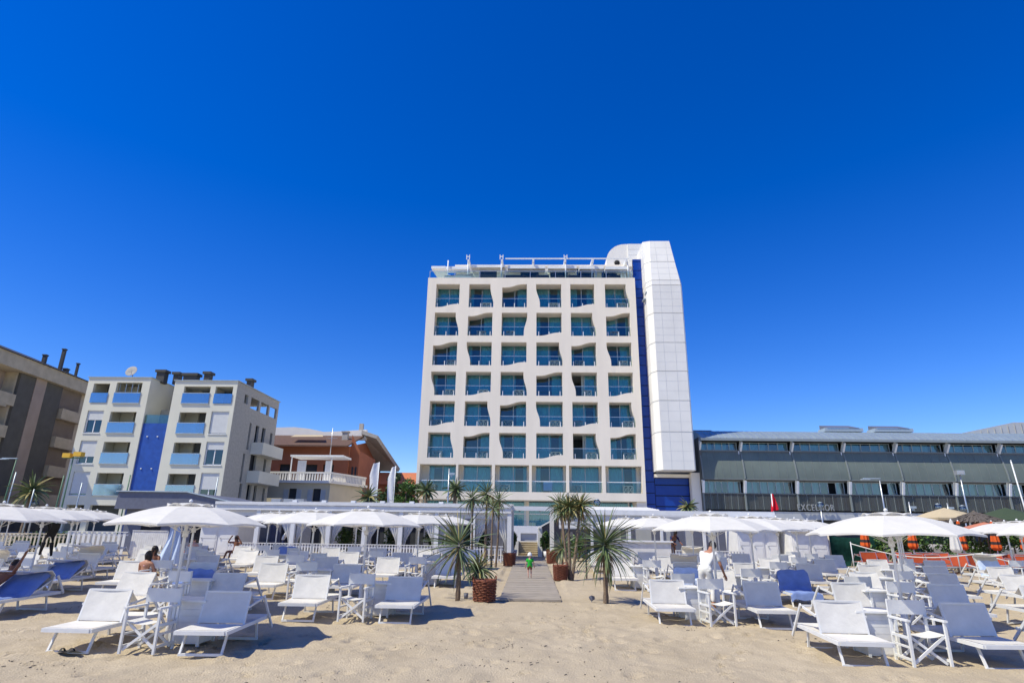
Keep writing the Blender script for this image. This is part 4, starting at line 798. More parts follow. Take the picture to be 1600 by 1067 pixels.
f.build('foliage', GL, HG)
f = MB()
for i in range(14): x=-4.8+0.85*i; f.tube([(x,0,0),(x+rnd.uniform(-.2,.2),0.1,1.3)],[0.03,0.01],5)
f.build('stem', M['bark'], HG)

# wicker baskets
def basket(label, loc, r, h, group='wicker baskets along the boardwalk'):
    t = thing('wicker_basket', label, 'basket', loc, rnd.uniform(0,1), group); f = MB(); n = 36; k = 13
    def wv(u, v):
        i = u*n; a = 2*math.pi*u; z = h*v; rr = r*(0.90+0.10*v)+0.013*math.cos(math.pi*(int(round(v*k))%2)+i*math.pi)
        sx = 1+0.18*max(0,(abs(math.cos(2*a))-0.3)); return (rr*math.cos(a), rr*math.sin(a), z)
    [f.tube([((r*(0.90+0.10*(i+.5)/12)+0.011*math.cos(9*6.28318*j/72+math.pi*i))*(1+0.14*max(0,abs(math.cos(2*6.28318*j/72))-0.3))*math.cos(6.28318*j/72), (r*(0.90+0.10*(i+.5)/12)+0.011*math.cos(9*6.28318*j/72+math.pi*i))*(1+0.14*max(0,abs(math.cos(2*6.28318*j/72))-0.3))*math.sin(6.28318*j/72), h*(i+.5)/12) for j in range(73)], h/24*0.86, 6, 0, False) for i in range(12)]; f.sheet(lambda u,v:(r*0.9*math.cos(6.283*u)*(1-v*0.02), r*0.9*math.sin(6.283*u), h-0.02-(h-0.05)*v),36,3); f.lathe([(0,0.03),(r*0.88,0.03)],24); f.build('body', M['wicker'], t)
    f = MB(); f.tube([(r*1.0*math.cos(6.283*i/24), r*1.0*math.sin(6.283*i/24), h) for i in range(25)],0.028,8); f.build('rim', M['wicker'], t)
    for s in (-1,1): f = MB(); f.tube([(s*r, -0.11,h),(s*(r+0.02),-0.09,h+0.08),(s*(r+0.02),0,h+0.11),(s*(r+0.02),0.09,h+0.08),(s*r,0.11,h)],0.016,6); f.build('handle', M['wicker'], t)
basket('large brown wicker basket on the sand at the front left of the boardwalk',(-1.2,17.0,gz(17)-0.01),0.285,0.51)
basket('brown wicker basket with upright handle right of the boardwalk',(1.12,23.3,gz(23.3)-0.01),0.26,0.5)
basket('brown wicker basket by the left portal post',(-0.98,30.3,gz(30.3)-0.01),0.29,0.55)
basket('brown wicker basket by the right portal post',(1.15,32.6,gz(32.6)-0.01),0.29,0.55)
f = MB(); f.lathe([(0,0),(0.05,0),(0.065,0.14),(0.06,0.14),(0.05,0.02)],14); tag(f.build('bucket', M['slate'], None, (-1.72,17.35,gz(17.3))), 'small grey bucket beside the left spiky palm', 'bucket')
f = MB(); f.add([(-0.08,0,0.14),(0,-0.03,0.18),(0.08,0,0.15),(0.09,0.04,0.08),(0.0,0.06,0.02),(-0.05,0.02,0.07),(0.02,-0.03,0.06)],[(0,1,6,5),(1,2,3,6),(6,3,4,5),(1,5,4,2)]); f.tube([(0,0,0),(0,0,0.05)],0.01,6); tag(f.build('tap_box', M['slate'], None, (1.63,17.0,gz(17))), 'small crumpled grey object on the sand left of the right spiky palm', 'litter')

# ------------------------------------------------------------------ street furniture on the promenade
def lamp(label, x, y, h, kind, base=1.25, mt='steel', lean=0.0):
    t = thing('street_lamp', label, 'street lamp', (x,y,base)); f = MB(); H_ = h-base; f.tube([(0,0,0),(lean*0.5,0,H_*0.5),(lean,0,H_)],[0.07,0.05,0.04],8); f.build('pole', M[mt], t)
    f = MB()
    if kind == 'globe': f.lathe([(0.04,-0.25)]+[(0.25*math.sin(a), -0.25*math.cos(a)) for a in [i*math.pi/10 for i in range(1,10)]]+[(0.02,0.25)],16,(lean,0,H_+0.2)); f.build('globe', M['globe'], t)
    if kind == 'globe': f = MB(); f.lathe([(0,0.28),(0.14,0.24),(0.16,0.2),(0,0.2)],14,(lean,0,H_+0.2)); f.lathe([(0.02,-0.05),(0.06,0.0),(0.02,0.1)],8,(lean,0,H_+0.2)); f.build('cap', M['frame'], t)
    if kind == 'flood': f.box(lean-0.28,lean+0.28,-0.15,0.2,H_-0.05,H_+0.25); f.build('head', M['steel'], t); f = MB(); f.box(lean-0.22,lean+0.22,-0.17,-0.153,H_,H_+0.2); f.build('lens', M['lens'], t)
    if kind == 'arm': f.box(lean-1.15,lean+0.05,-0.06,0.06,H_-0.02,H_+0.05); f.box(lean-1.3,lean-0.7,-0.13,0.13,H_-0.08,H_-0.021); f.build('head', M['frame'], t)
    if kind == 'camera': f.box(lean,lean+0.42,-0.1,0.1,H_-0.45,H_-0.3); f.box(lean+0.1,lean+0.25,-0.05,0.05,H_-0.6,H_-0.45); f.build('head', M['frame'], t)
    if kind == 'yellow':
        for s in (-1,1): f = MB(); f.box(s*0.42-0.3,s*0.42+0.3,-0.25,0.2,H_-0.05+0.05*s,H_+0.28+0.05*s); f.build('head', M['yellow'], t)
        f = MB(); f.box(-0.75,0.75,-0.04,0.04,H_-0.15,H_-0.06); f.build('crossarm', M['greenpole'], t)
lamp('green lamp post with two yellow floodlights by the sage block',-34.9,45,6.9,'yellow',1.25,'greenpole')
lamp('green lamp post with a small head before the charcoal block',-39.5,45,6.7,'arm',1.25,'greenpole',0.2)
lamp('grey lamp post with a long side arm before the low building',25.4,45,5.9,'arm')
lamp('tall grey floodlight pole before the low building',31.2,45,6.3,'flood')
lamp('grey pole with a camera box beside the floodlight pole',27.2,45,4.3,'camera') 
lamp('grey pole with a camera box right of the tall floodlight pole',29.0+4.2,50,4.5,'camera')
lamp('globe lamp standing in front of the silver hotel letters',20.9,45,3.75,'globe')
lamp('globe lamp left of the thatched umbrella',29.2,45,3.75,'globe')
lamp('globe lamp behind the cream umbrella on the right',30.9,45,3.65,'globe')
lamp('globe lamp over the white blinds right of the portal',4.5,41.5,3.6,'globe')
lamp('globe lamp before the slate bar roof on the left',-26.3,40,3.3,'globe')
lamp('globe lamp among the green poles at the far left',-37.0,45,3.2,'globe')
lamp('white security light on a thin pole at the hotel left corner',-5.9,44,6.2,'camera')
for i,(x,z,lab,mt) in enumerate(((-38.3,5.6,'first from the left','frame'),(-36.6,4.4,'second from the left','frame'),(-34.6,5.4,'third from the left','greenpole'),(-33.1,4.9,'fourth from the left','frame'),(-29.6,5.5,'fifth from the left','greenpole'),(-23.0,5.4,'sixth from the left','frame'))):
    f = MB(); f.tube([(0,0,0),(0.1,0,z-1.25)],0.045,7); tag(f.build('net_pole', M[mt], None, (x,44,1.25)), 'thin net pole before the left apartment blocks, '+lab, 'pole', 'net poles before the left apartment blocks')
t = thing('flagpole','tall leaning white flagpole at the right edge','flagpole',(35.4,45,1.25)); f = MB(); f.tube([(0,0,0),(-0.35,0,6.0)],[0.06,0.04],8); f.build('pole', M['finwhite'], t); f = MB(); f.lathe([(0,0.06),(0.06,0),(0,-0.06)],8,(-0.35,0,6.05)); f.build('finial', M['finwhite'], t)
def banner(label, x, ztop, w, sw):
    t = thing('feather_banner', label, 'banner', (x,50,1.25), 0, 'white feather banners'); H_ = ztop-1.25
    f = MB(); f.tube([(w/2,0,0),(w/2,0,H_)],0.03,8); f.build('pole', M['finwhite'], t)
    f = MB(); f.sheet(lambda u,v:(w/2-0.03-w*u*(1-0.55*v)*(0.55+0.45*min(1,v*5))+0.05*math.sin(v*6+sw), 0.10*math.sin(u*5+v*5+sw)*u, H_-0.02-(H_*0.80)*v-0.12*u*(1-v)), 10, 20); c = f.build('cloth', M['banner'], t)
    f = MB(); a = [(-.10,.0),(.0,.12),(.10,.30),(.02,.36)]
    for i in range(2): f.sheet(lambda u,v:(-0.16+0.34*u+0.02*v, -0.11-0.003*i, H_*0.50+0.10*math.sin(u*3)+0.05*v-0.28*i), 6, 1)
    f.build('printed_mark', M['greyblue'], c)
banner('white feather banner left of its pair, wide and wind-folded', -13.0, 7.25, 0.85, 0.5)
banner('white feather banner right of its pair, narrower', -11.5, 6.95, 0.65, 2.0)
t = thing('red_flag','red flag hanging from a white pole right of the pergola','flag',(14.0,36,gz(36))); f = MB(); f.tube([(0,0,0),(0.0,0,3.75)],0.03,8); f.build('pole', M['finwhite'], t)
f = MB(); f.sheet(lambda u,v:(0.03-0.12+0.16*(1-v)*0+(-0.22+0.52*u)*(0.15+0.85*v)*0.85+0.16, 0.05*math.sin(u*9+v*3), 3.75-1.0*v+0.12*u*v), 10, 12); f.build('cloth', M['red'], t)
# ------------------------------------------------------------------ beach furniture prototypes
def make_lounger(fab='sling', hood='down', fr='chairwood', hoodfab='beigecanvas', back=1.0, name='sun_lounger'):
    """origin on the sand between the feet of the front leg; the foot end points to -y"""
    t = thing(name, '', 'sun lounger'); W2 = 0.385
    yh, zh = 0.56, 0.345; yt, zt_ = yh+0.15*back, zh+0.485-0.03*(back-1)**2
    f = MB()
    for s in (-1,1): f.beam((s*W2,-0.11,0.335),(s*W2,1.66,0.345),0.035,0.055)
    f.beam((-W2+0.02,-0.095,0.337),(W2-0.02,-0.095,0.337),0.05,0.058); f.beam((-W2+0.02,1.64,0.344),(W2-0.02,1.64,0.344),0.03,0.045); f.beam((-W2+0.02,yh,0.315),(W2-0.02,yh,0.315),0.03,0.03)
    f.build('frame', M[fr], t)
    for a, b in (((0.13,0.315),(0.0,0.02)), ((1.26,0.32),(1.33,0.02))):
        f = MB(); x = W2-0.07
        for s in (-1,1): f.beam((s*x,a[0],a[1]),(s*x,b[0],b[1]),0.03,0.035)
        f.beam((-x-0.02,b[0],b[1]+0.003),(x+0.02,b[0],b[1]+0.003),0.035,0.035); f.build('leg', M[fr], t)
    f = MB(); x = W2-0.012
    f.sheet(lambda u,v:(-x+2*x*u, -0.075+0.62*v, 0.370-0.024*math.sin(math.pi*u)*math.sin(math.pi*v)),8,6); f.sheet(lambda u,v:(-x+2*x*u, 0.58+1.04*v, 0.370-0.035*math.sin(math.pi*u)*math.sin(math.pi*v)),6,5); f.build('seat', M[fab], t)
    f = MB(); nb_ = Vector((0,-(zt_-zh),(yt-yh))).normalized()
    f.sheet(lambda u,v:(-x+2*x*u, yh+0.01+(yt-yh-0.01)*v-nb_.y*0.022*math.sin(math.pi*u), zh+0.035+(zt_-zh-0.02)*v-nb_.z*0.022*math.sin(math.pi*u)),8,6); B = f.build('backrest', M[fab], t)
    f = MB()
    for s in (-1,1): f.beam((s*(W2-0.02),yh+0.012,zh-0.01),(s*(W2-0.02),yt+0.012,zt_),0.028,0.03)
    f.beam((-W2+0.03,yt+0.012,zt_),(W2-0.03,yt+0.012,zt_),0.03,0.03); f.build('back_frame', M[fr], B)
    ax = W2+0.035; mz = (yh+(yt-yh)*0.55, zh+(zt_-zh)*0.55); Q = (1.20 if back < 3 else 1.34, 0.70)
    for s in (-1,1): f = MB(); f.beam((s*(W2+0.005),mz[0],mz[1]),(s*(W2+0.005),Q[0]-0.03,Q[1]-0.02),0.024,0.035); f.build('prop', M[fr], t)
    f = MB()
    if hood == 'down':
        e = (1.72, 0.15)
        for s in (-1,1): f.beam((s*ax,Q[0]-0.02,Q[1]+0.02),(s*ax,e[0],e[1]),0.026,0.045)
        f.beam((-ax+0.015,Q[0],Q[1]),(ax-0.015,Q[0],Q[1]),0.028,0.028); o = f.build('hood_frame', M[fr], t)
        f = MB(); f.sheet(lambda u,v:(-W2+0.02+2*(W2-0.02)*u, yt+0.03+(Q[0]-yt-0.05)*v, zt_-0.02+(Q[1]-zt_)*v-0.16*math.sin(math.pi*v)*(0.7+0.3*math.sin(math.pi*u))),6,8); f.build('hood_canvas', M[hoodfab], o)
    else:
        for s in (-1,1): f.beam((s*ax,Q[0],Q[1]+0.02),(s*ax,1.62,0.33),0.026,0.045)
        pts = [(yt+0.02,zt_-0.05),(yt+0.10,zt_+0.16),(yt-0.02,zt_+0.26),(yt-0.44,zt_+0.27)]
        for s in (-1,1): f.tube([(s*ax,a,b) for a,b in pts],0.014,6)
        f.tube([(-ax,pts[3][0],pts[3][1]),(ax,pts[3][0],pts[3][1])],0.014,6); o = f.build('hood_frame', M[fr], t)
        def hf(u, v):
            k = min(2, int(v*3)); q = v*3-k; a, b = pts[k], pts[k+1]; return (-ax+2*ax*u, a[0]+(b[0]-a[0])*q, a[1]+(b[1]-a[1])*q-0.07*math.sin(math.pi*u)*v)
        f = MB(); f.sheet(hf,8,12); f.build('hood_canvas', M[hoodfab], o)
    return t
def make_chair():
    t = thing('director_chair', '', 'director chair'); w, d = 0.27, 0.24
    for sx in (-1,1):
        f = MB(); f.beam((sx*w,-d,0),(sx*w,-d,0.63),0.035,0.04); f.build('leg', M['chairwood'], t)
        f = MB(); f.beam((sx*w,d,0),(sx*w,d,0.90),0.035,0.04); f.build('leg', M['chairwood'], t)
        f = MB(); f.beam((sx*w,-d-0.05,0.645),(sx*w,d+0.02,0.645),0.055,0.028); f.build('armrest', M['chairwood'], t)
        f = MB(); f.beam((sx*w,-d+0.02,0.40),(sx*w,d-0.02,0.40),0.03,0.04); f.beam((sx*w,-d+0.02,0.10),(sx*w,d-0.02,0.10),0.025,0.035); f.beam((sx*w,-d+0.02,0.27),(sx*w,d-0.02,0.27),0.025,0.03); f.build('side_rail', M['chairwood'], t)
    for y in (-d+0.05, d-0.05):
        f = MB(); f.beam((-w+0.02,y-0.02,0.05),(w-0.02,y-0.02,0.43),0.022,0.038); f.beam((w-0.02,y+0.012,0.05),(-w+0.02,y+0.012,0.43),0.022,0.038); f.build('cross_brace', M['chairwood'], t)
    f = MB(); f.sheet(lambda u,v:(-w+2*w*u, -d+0.02+(2*d-0.06)*v, 0.455-0.05*math.sin(math.pi*u)),10,3); f.build('seat', M['canvas'], t)
    f = MB(); f.sheet(lambda u,v:(-w-0.02+(2*w+0.04)*u, d-0.025+0.03*math.sin(math.pi*u), 0.68+0.21*v),10,2); f.build('backrest', M['canvas'], t)
    return t
def make_box():
    t = thing('beach_box', '', 'storage box'); f = MB(); s = 0.24
    for i in range(6): z = 0.06+i*0.098; f.box(-s,s,-s,s,z,z+0.094)
    f.box(-s+0.01,s-0.01,-s+0.01,s-0.01,0.03,0.66); f.build('cabinet', M['boxwood'], t)
    f = MB(); f.box(-s-0.13,s+0.05,-s-0.06,s+0.06,0.66,0.69); f.build('table_top', M['chairwood'], t)
    for sx in (-1,1):
        for sy in (-1,1):
            f = MB(); f.box(sx*s*0.98-0.022,sx*s*0.98+0.022,sy*s*1.03-0.02,sy*s*1.03+0.02,0,0.657); f.build('corner_post', M['chairwood'], t)
    f = MB(); f.box(s+0.003,s+0.03,-0.06,0.06,0.40,0.52); f.build('latch', M['slate'], t)
    return t
RU, ZR, ZA = 1.34, 1.87, 2.21
def make_umbrella():
    t = thing('beach_umbrella', '', 'umbrella')
    f = MB(); f.tube([(0,0,-0.15),(0,0,0.62)],0.052,12); f.build('base_tube', M['white'], t)
    f = MB(); f.tube([(0,0,0.62),(0,0,ZA+0.02)],0.024,10); f.build('pole', M['white'], t)
    def rimz(r): return ZR+(ZA-ZR)*(1-(r/RU)**1.95)
    SEG = 6; NR = 9; n = 8*SEG; f = MB()
    def pan(k):
        def fn(u, v):
            a = 2*math.pi*(k+u)/8+0.2; sg = math.sin(math.pi*u); w = 0.10+0.90*v
            flat = math.cos(math.pi/8)/math.cos((u-0.5)*math.pi/4)
            r = RU*w*(1-(1-flat)*min(1,w*1.3))*(1-0.04*sg*w**3)
            return (r*math.cos(a), r*math.sin(a), rimz(RU*w)-0.022*sg*w*(1-w)*2+0.030*sg*w**6)
        return fn
    for k in range(8): f.sheet(pan(k), SEG, NR)
    for k in range(8): f.sheet(lambda u,v:(lambda p:(p[0]*1.002,p[1]*1.002,p[2]-0.030*v))(pan(k)(u,1.0)), SEG, 1)
    C = f.build('canopy', M['canopy'], t)
    f = MB(); Vv = []; F = []
    for i in range(n):
        a = 2*math.pi*i/n+0.2; q = (i % SEG)/SEG; sg = math.sin(math.pi*q)
        for u, dz in ((0.02,0.040),(0.12,0.036),(0.22,0.022),(0.29,0.006+0.045*sg)): r = RU*u*(1-0.06*sg); Vv.append((r*math.cos(a), r*math.sin(a), rimz(r)+dz))
    for i in range(n):
        for j in range(3): F.append((i*4+j, i*4+j+1, ((i+1)%n)*4+j+1, ((i+1)%n)*4+j))
    f.add(Vv, F, 0, True); f.build('vent', M['canopy'], C)
    f = MB(); f.lathe([(0,0),(0.03,0.01),(0.034,0.03),(0.02,0.05),(0,0.06)],12,(0,0,ZA+0.045)); f.build('finial', M['white'], t)
    for k in range(8):
        a = 2*math.pi*k/8+0.2; f = MB(); f.tube([(RU*u*math.cos(a), RU*u*math.sin(a), rimz(RU*u)-0.018) for u in (0.03,0.3,0.6,0.85,1.0)],0.007,5)
        f.tube([(0.03*math.cos(a),0.03*math.sin(a),1.72),(0.55*RU*math.cos(a),0.55*RU*math.sin(a),rimz(0.55*RU)-0.03)],0.0045,5); f.build('rib', M['white'], t)
    f = MB(); f.lathe([(0.025,-0.05),(0.05,-0.05),(0.05,0.05),(0.025,0.05)],10,(0,0,1.72)); f.build('hub', M['white'], t)
    return t
class Proto:
    def __init__(s, fn, *a, **k): s.fn, s.a, s.k, s.o = fn, a, k, None
    def get(s):
        if s.o is None: s.o = s.fn(*s.a, **s.k); return s.o
        return copy_tree(s.o)
PL, PLS, PLH, PLR, PC, PB, PU = Proto(make_lounger), Proto(make_lounger, back=1.6), Proto(make_lounger, hood='up'), Proto(make_lounger, hood='up', back=3.9), Proto(make_chair), Proto(make_box), Proto(make_umbrella)
def towel(loc, rz, label, m, cover=(0.0,1.0), wide=0.66, seed=0, rec=False):
    """cloth lying along a lounger: over the seat and up the backrest"""
    q = random.Random(seed); prof = [(-0.15,0.20),(-0.125,0.375),(0.2,0.365),(0.545,0.375),(0.62,0.61),(0.705,0.855),(0.75,0.85),(0.78,0.65)]
    if rec: prof = [(-0.15,0.20),(-0.125,0.375),(0.2,0.365),(0.545,0.375),(0.84,0.585),(1.12,0.80),(1.16,0.81),(1.18,0.70)]
    ph = [q.uniform(0,6) for _ in range(4)]
    def fn(u, v):
        s = (cover[0]+(cover[1]-cover[0])*v)*(len(prof)-1); i = min(int(s), len(prof)-2); k = s-i; a, b = prof[i], prof[i+1]
        y, z = a[0]+(b[0]-a[0])*k, a[1]+(b[1]-a[1])*k; e = abs(u-0.5)*2
        return ((u-0.5)*wide*1.24*(1+0.03*math.sin(v*9+ph[0])), y-0.035*(z > 0.5), z+0.016+0.012*math.sin(u*14+v*4+ph[1])+0.010*math.sin(v*21+u*3+ph[2])-(0.07*(e-0.80)/0.20 if e > 0.80 else 0))
    f = MB(); f.sheet(fn, 20, 30); o = f.build('towel', M[m], None, loc); o.rotation_euler = (0,0,rz); return tag(o, label, 'towel')
# ------------------------------------------------------------------ the two fields of umbrellas: staggered rows either side of the boardwalk
ROWY = {-1:[9.85,13.15,16.4,19.7,23.0,26.3], 1:[10.0,13.3,16.6,19.9,23.2,26.4]}
ROWX = {-1:[-6.0,-3.72,-5.95,-3.62,-5.8,-3.6], 1:[6.02,3.97,6.0,3.97,6.0,3.97]}
ROWN = ['front','second','third','fourth','fifth','back']
HOODS = {(-1,1,2,1),(-1,2,2,0),(-1,3,3,1),(1,3,0,1),(1,4,3,0),(1,5,1,0),(1,0,5,5),(-1,4,4,0),(-1,2,3,1)}
TOWELS = {(-1,1,2,1):('bluetowel',0.04,0.97,'deep blue towel spread on the hooded lounger at the left edge'),(-1,2,2,1):('bluetowel',0.04,0.92,'deep blue towel sagging over a shaded lounger near the left edge'),(-1,2,1,1):('bluetowel',0.1,0.6,'small deep blue towel on a lounger behind the big left umbrella'),
  (1,2,0,1):('bluetowel',0.0,1.0,'deep blue towel draped over a whole lounger beside the man in white'),(1,3,0,1):('paletowel',0.0,0.6,'pale blue towel on the hooded lounger left of the man in white'),(1,4,3,0):('paletowel',0.1,0.72,'white and blue towel on the hooded lounger by the rope at the right'),
  (-1,5,2,1):('bluetowel',0.2,0.7,'blue towel on a lounger in the back row before the pergola')}
LN = 0
for side in (-1, 1):
    sn = 'left' if side < 0 else 'right'
    for r in range(6):
        Y = ROWY[side][r]
        for k in range(9):
            Y = ROWY[side][r]; X = ROWX[side][r]+side*3.95*k
            if side > 0 and ((r == 5 and X > 13) or (r == 4 and X > 18.5) or (r == 3 and X > 20)): continue
            if side < 0 and X < -30: continue
            if (side, r, k) == (-1, 1, 2): X -= 0.35; Y -= 0.45
            if (side, r, k) == (-1, 0, 1): continue
            jx, jy = rnd.uniform(-.06,.06)*(r > 0), rnd.uniform(-.08,.08)*(r > 0)
            where = '%s umbrella %s of the boardwalk, %s row' % (ORD[k], sn, ROWN[r])
            def vis(x, y, h, mrg): p = px((x, y, h)); return -mrg < p[0] < 1600+mrg
            ux, uy = X+side*(-0.12 if side < 0 else 0.22)*1.0+jx, Y+1.0+jy
            if side < 0: ux = X-0.08+jx
            if vis(ux, uy, 2.0, 130):
                u = PU.get(); u.location = (ux, uy, gz(uy)); u.rotation_euler = (rnd.uniform(-.012,.012), rnd.uniform(-.012,.012), rnd.uniform(-0.35,0.35)*(r > 0))
                tag(u, 'white scalloped canopy, the '+where, 'umbrella', 'white umbrellas %s of the boardwalk' % sn)
            if vis(X, Y, 0.4, 40):
                c = PC.get(); c.location = (X-side*0.02+jx, Y+0.28+jy, gz(Y)); c.rotation_euler = (0,0,rnd.uniform(-.14,.14)+(0.10 if side > 0 else -0.08))
                tag(c, 'white director chair under the '+where, 'director chair', 'director chairs %s of the boardwalk' % sn)
                if r >= 1 and rnd.random() < 0.62:
                    c = PC.get(); cy = Y+1.55+rnd.uniform(-.1,.1); c.location = (X-side*0.30+jx, cy, gz(cy)); c.rotation_euler = (0,0,rnd.uniform(-.35,.35))
                    tag(c, 'white director chair behind the box under the '+where, 'director chair', 'director chairs %s of the boardwalk' % sn)
                b = PB.get(); b.location = (X+(0.38 if side < 0 else -0.36)+jx, Y+0.92+jy, gz(Y+0.9)); b.rotation_euler = (0,0,rnd.uniform(-.06,.06))
                tag(b, 'white boarded box with table top under the '+where, 'storage box', 'storage boxes %s of the boardwalk' % sn)
            for i, s in enumerate((-1, 1)):
                lx = X+s*(1.0 if r else 1.03); ly = Y+rnd.uniform(-.09,.09)*(r > 0); rz = rnd.uniform(-.045,.045)
                if side > 0 and r == 0 and k == 0: rz = 0.05*s
                if not vis(lx, ly, 0.5, 30) and not vis(lx, ly+1.7, 0.5, 30): continue
                key = (side, r, k, i); pr = PLR if key in ((-1,1,2,1),(-1,2,2,1)) else PLH if key in HOODS else (PLS if rnd.random() < 0.3 and r else PL)
                if key == (1,2,0,0): lx += 0.12
                L = pr.get(); L.location = (lx, ly, gz(ly)-0.005); L.rotation_euler = (R(0.7),0,rz); LN += 1
                pos = ('outer' if s == side else 'inner')
                tag(L, '%s, %s side of %s' % ('hooded white lounger' if pr in (PLH, PLR) else 'white lounger', pos, where), 'sun lounger', 'sun loungers %s of the boardwalk' % sn)
                if key in TOWELS:
                    m, a, b_, lab = TOWELS[key]; towel((lx, ly, gz(ly)), rz, lab, m, (a, b_), seed=LN, rec=pr is PLR)

# ------------------------------------------------------------------ the neighbouring orange beach on the right
PO = Proto(make_lounger, fab='orange', fr='steel', hoodfab='orange', name='sun_lounger')
oi = 0
for r, (y, xs_) in enumerate(((28.6,[17.5,18.45,19.4,20.4,21.35,22.3,23.3,24.2]),(30.6,[16.3,17.2,18.15,19.1,20.05,21.0,21.95,22.9,23.9,24.9]))):
    for i, x in enumerate(xs_):
        o = PO.get(); o.location = (x+rnd.uniform(-.1,.1), y+rnd.uniform(-.2,.2), gz(y)); o.rotation_euler = (0,0,rnd.uniform(-.2,.2))
        tag(o, 'orange fabric sun lounger, %s from the left in the %s orange row' % (ORD[i], ('front','rear')[r]), 'sun lounger', 'orange sun loungers')
def make_closed(mats, name):
    t = thing(name, '', 'closed umbrella'); f = MB(); f.tube([(0,0,0),(0,0,2.35)],0.025,8); f.build('pole', M['white'], t)
    f = MB(); n = 24
    for j in range(18):
        pass
    def fn(u, v):
        a = 6.28318*u; rr = (0.05+0.20*v**0.8)*(1-0.22*abs(math.sin(4*a)))*(1 if v < .93 else 1-0.5*(v-.93)/.07); return (rr*math.cos(a), rr*math.sin(a), 2.32-1.35*v)
    for j in range(10):
        for i in range(16):
            f.sheet(lambda u,v:fn((i+u)/16,(j+v)/10),2,2,((j % 3 == 1) if len(mats) == 2 else 0) and 1 or 0)
    f.build('folded_canopy', mats, t); f = MB(); f.lathe([(0,0.06),(0.03,0.03),(0.02,0)],8,(0,0,2.33)); f.build('finial', M['white'], t); return t
PS = Proto(make_closed, [M['orangeband'],M['blackband']], 'closed_umbrella'); PW_ = Proto(make_closed, [M['canopy']], 'closed_umbrella')
for i,(x,y) in enumerate(((18.9,31.6),(21.2,31.4),(22.8,31.4),(24.2,31.4),(16.9,32.2))):
    o = PS.get(); o.location = (x,y,gz(y)); o.rotation_euler = (R(rnd.uniform(-2,2)),R(rnd.uniform(-2,2)),i)
    tag(o, 'closed umbrella with orange and black bands, %s' % ('second from the left','third from the left','fourth from the left','rightmost of five','leftmost of five, by the tarpaulin')[i], 'closed umbrella', 'closed striped umbrellas')
for i,(x,y) in enumerate(((18.6,28.0),(21.6,27.4))):
    o = PW_.get(); o.location = (x,y,gz(y)); tag(o, 'closed white umbrella standing among orange loungers, %s' % ('left one','right one')[i], 'closed umbrella', 'closed white umbrellas')
def parasol(label, loc, Rr, zr, za, m, name='parasol', n=8, lay=1):
    t = thing(name, label, 'umbrella', loc); f = MB(); f.tube([(0,0,0),(0,0,za)],0.035,8); f.build('pole', M['bark'], t)
    f = MB(); f.lathe([(0.02,za),(Rr*0.5,zr+(za-zr)*0.55),(Rr,zr),(Rr*0.99,zr-0.12)],n,smooth=False); f.build('canopy', M[m], t); return t
parasol('coral square parasol beyond the orange loungers',(23.6,33.0,gz(33)),1.25,1.95,2.3,'coral')
parasol('cream parasol behind the near right white umbrella',(25.0,38.0,0.47),1.9,2.55,3.15,'creamcloth')
parasol('large green parasol behind the thatched umbrella',(28.6,38.0,0.47),2.3,2.45,3.2,'greencloth')
t = thing('thatched_umbrella','dark thatched straw umbrella right of the near right white umbrella','umbrella',(24.6,35.0,gz(35))); f = MB(); f.tube([(0,0,0),(0,0,2.7)],0.06,8); f.build('pole', M['bark'], t)
f = MB(); q = random.Random(4)
for lay in range(5):
    r0, z0 = 0.15+0.27*lay, 2.80-0.10*lay
    for i in range(70): a = q.uniform(0,6.283); l_ = q.uniform(0.30,0.42); f.beam((r0*math.cos(a),r0*math.sin(a),z0+0.03),((r0+l_)*math.cos(a),(r0+l_)*math.sin(a),z0-0.12+q.uniform(-.03,.03)),0.10,0.02)
f.lathe([(0.02,2.84),(0.8,2.56),(1.45,2.30)],20); f.lathe([(0,2.95),(0.08,2.9),(0.12,2.8)],10); f.build('thatch', M['straw'], t)
t = thing('tarpaulin_screen','dark green tarpaulin screen between the white cabin and orange beach','screen',(0,33.4,0)); f = MB(); f.sheet(lambda u,v:(15.4+3.0*u, 0.05*math.sin(u*7)+0.10*math.sin(v*5+u*2), 0.42+1.55*v-0.12*math.sin(math.pi*u)*v),20,10); f.build('tarpaulin', M['tarp'], t)
for x in (15.3,15.65,18.45): f = MB(); f.tube([(x,-0.1,0.3),(x,-0.1,2.15)],0.04,7); f.build('post', M['cream'], t)
stk = [(15.6,31.0),(18.9,26.9),(22.4,25.6),(25.5,24.6)]
for i,(x,y) in enumerate(stk):
    f = MB(); f.tube([(0,0,-0.1),(0,0,1.0 if i else 1.25)],0.022,7); f.lathe([(0,0.04),(0.035,0.02),(0.03,0)],8,(0,0,1.0 if i else 1.25)); tag(f.build('rope_stake', M['white'], None, (x,y,gz(y))), 'thin white stake holding the boundary rope, %s' % ('by the cabin','at the front orange row','among the right loungers','at the right edge')[i], 'stake', 'rope stakes')
f = MB()
for i in range(3):
    a, b = stk[i], stk[i+1]; f.tube([(a[0]+(b[0]-a[0])*k/12, a[1]+(b[1]-a[1])*k/12, gz(a[1])+(0.95 if i else 1.2)+(0 if i else -0.25)*k/12-0.38*math.sin(math.pi*k/12)) for k in range(13)],0.022,6)
tag(f.build('boundary_rope', M['rope']), 'sagging white rope between the white loungers and the orange beach', 'rope')
f = MB(); q = random.Random(2)
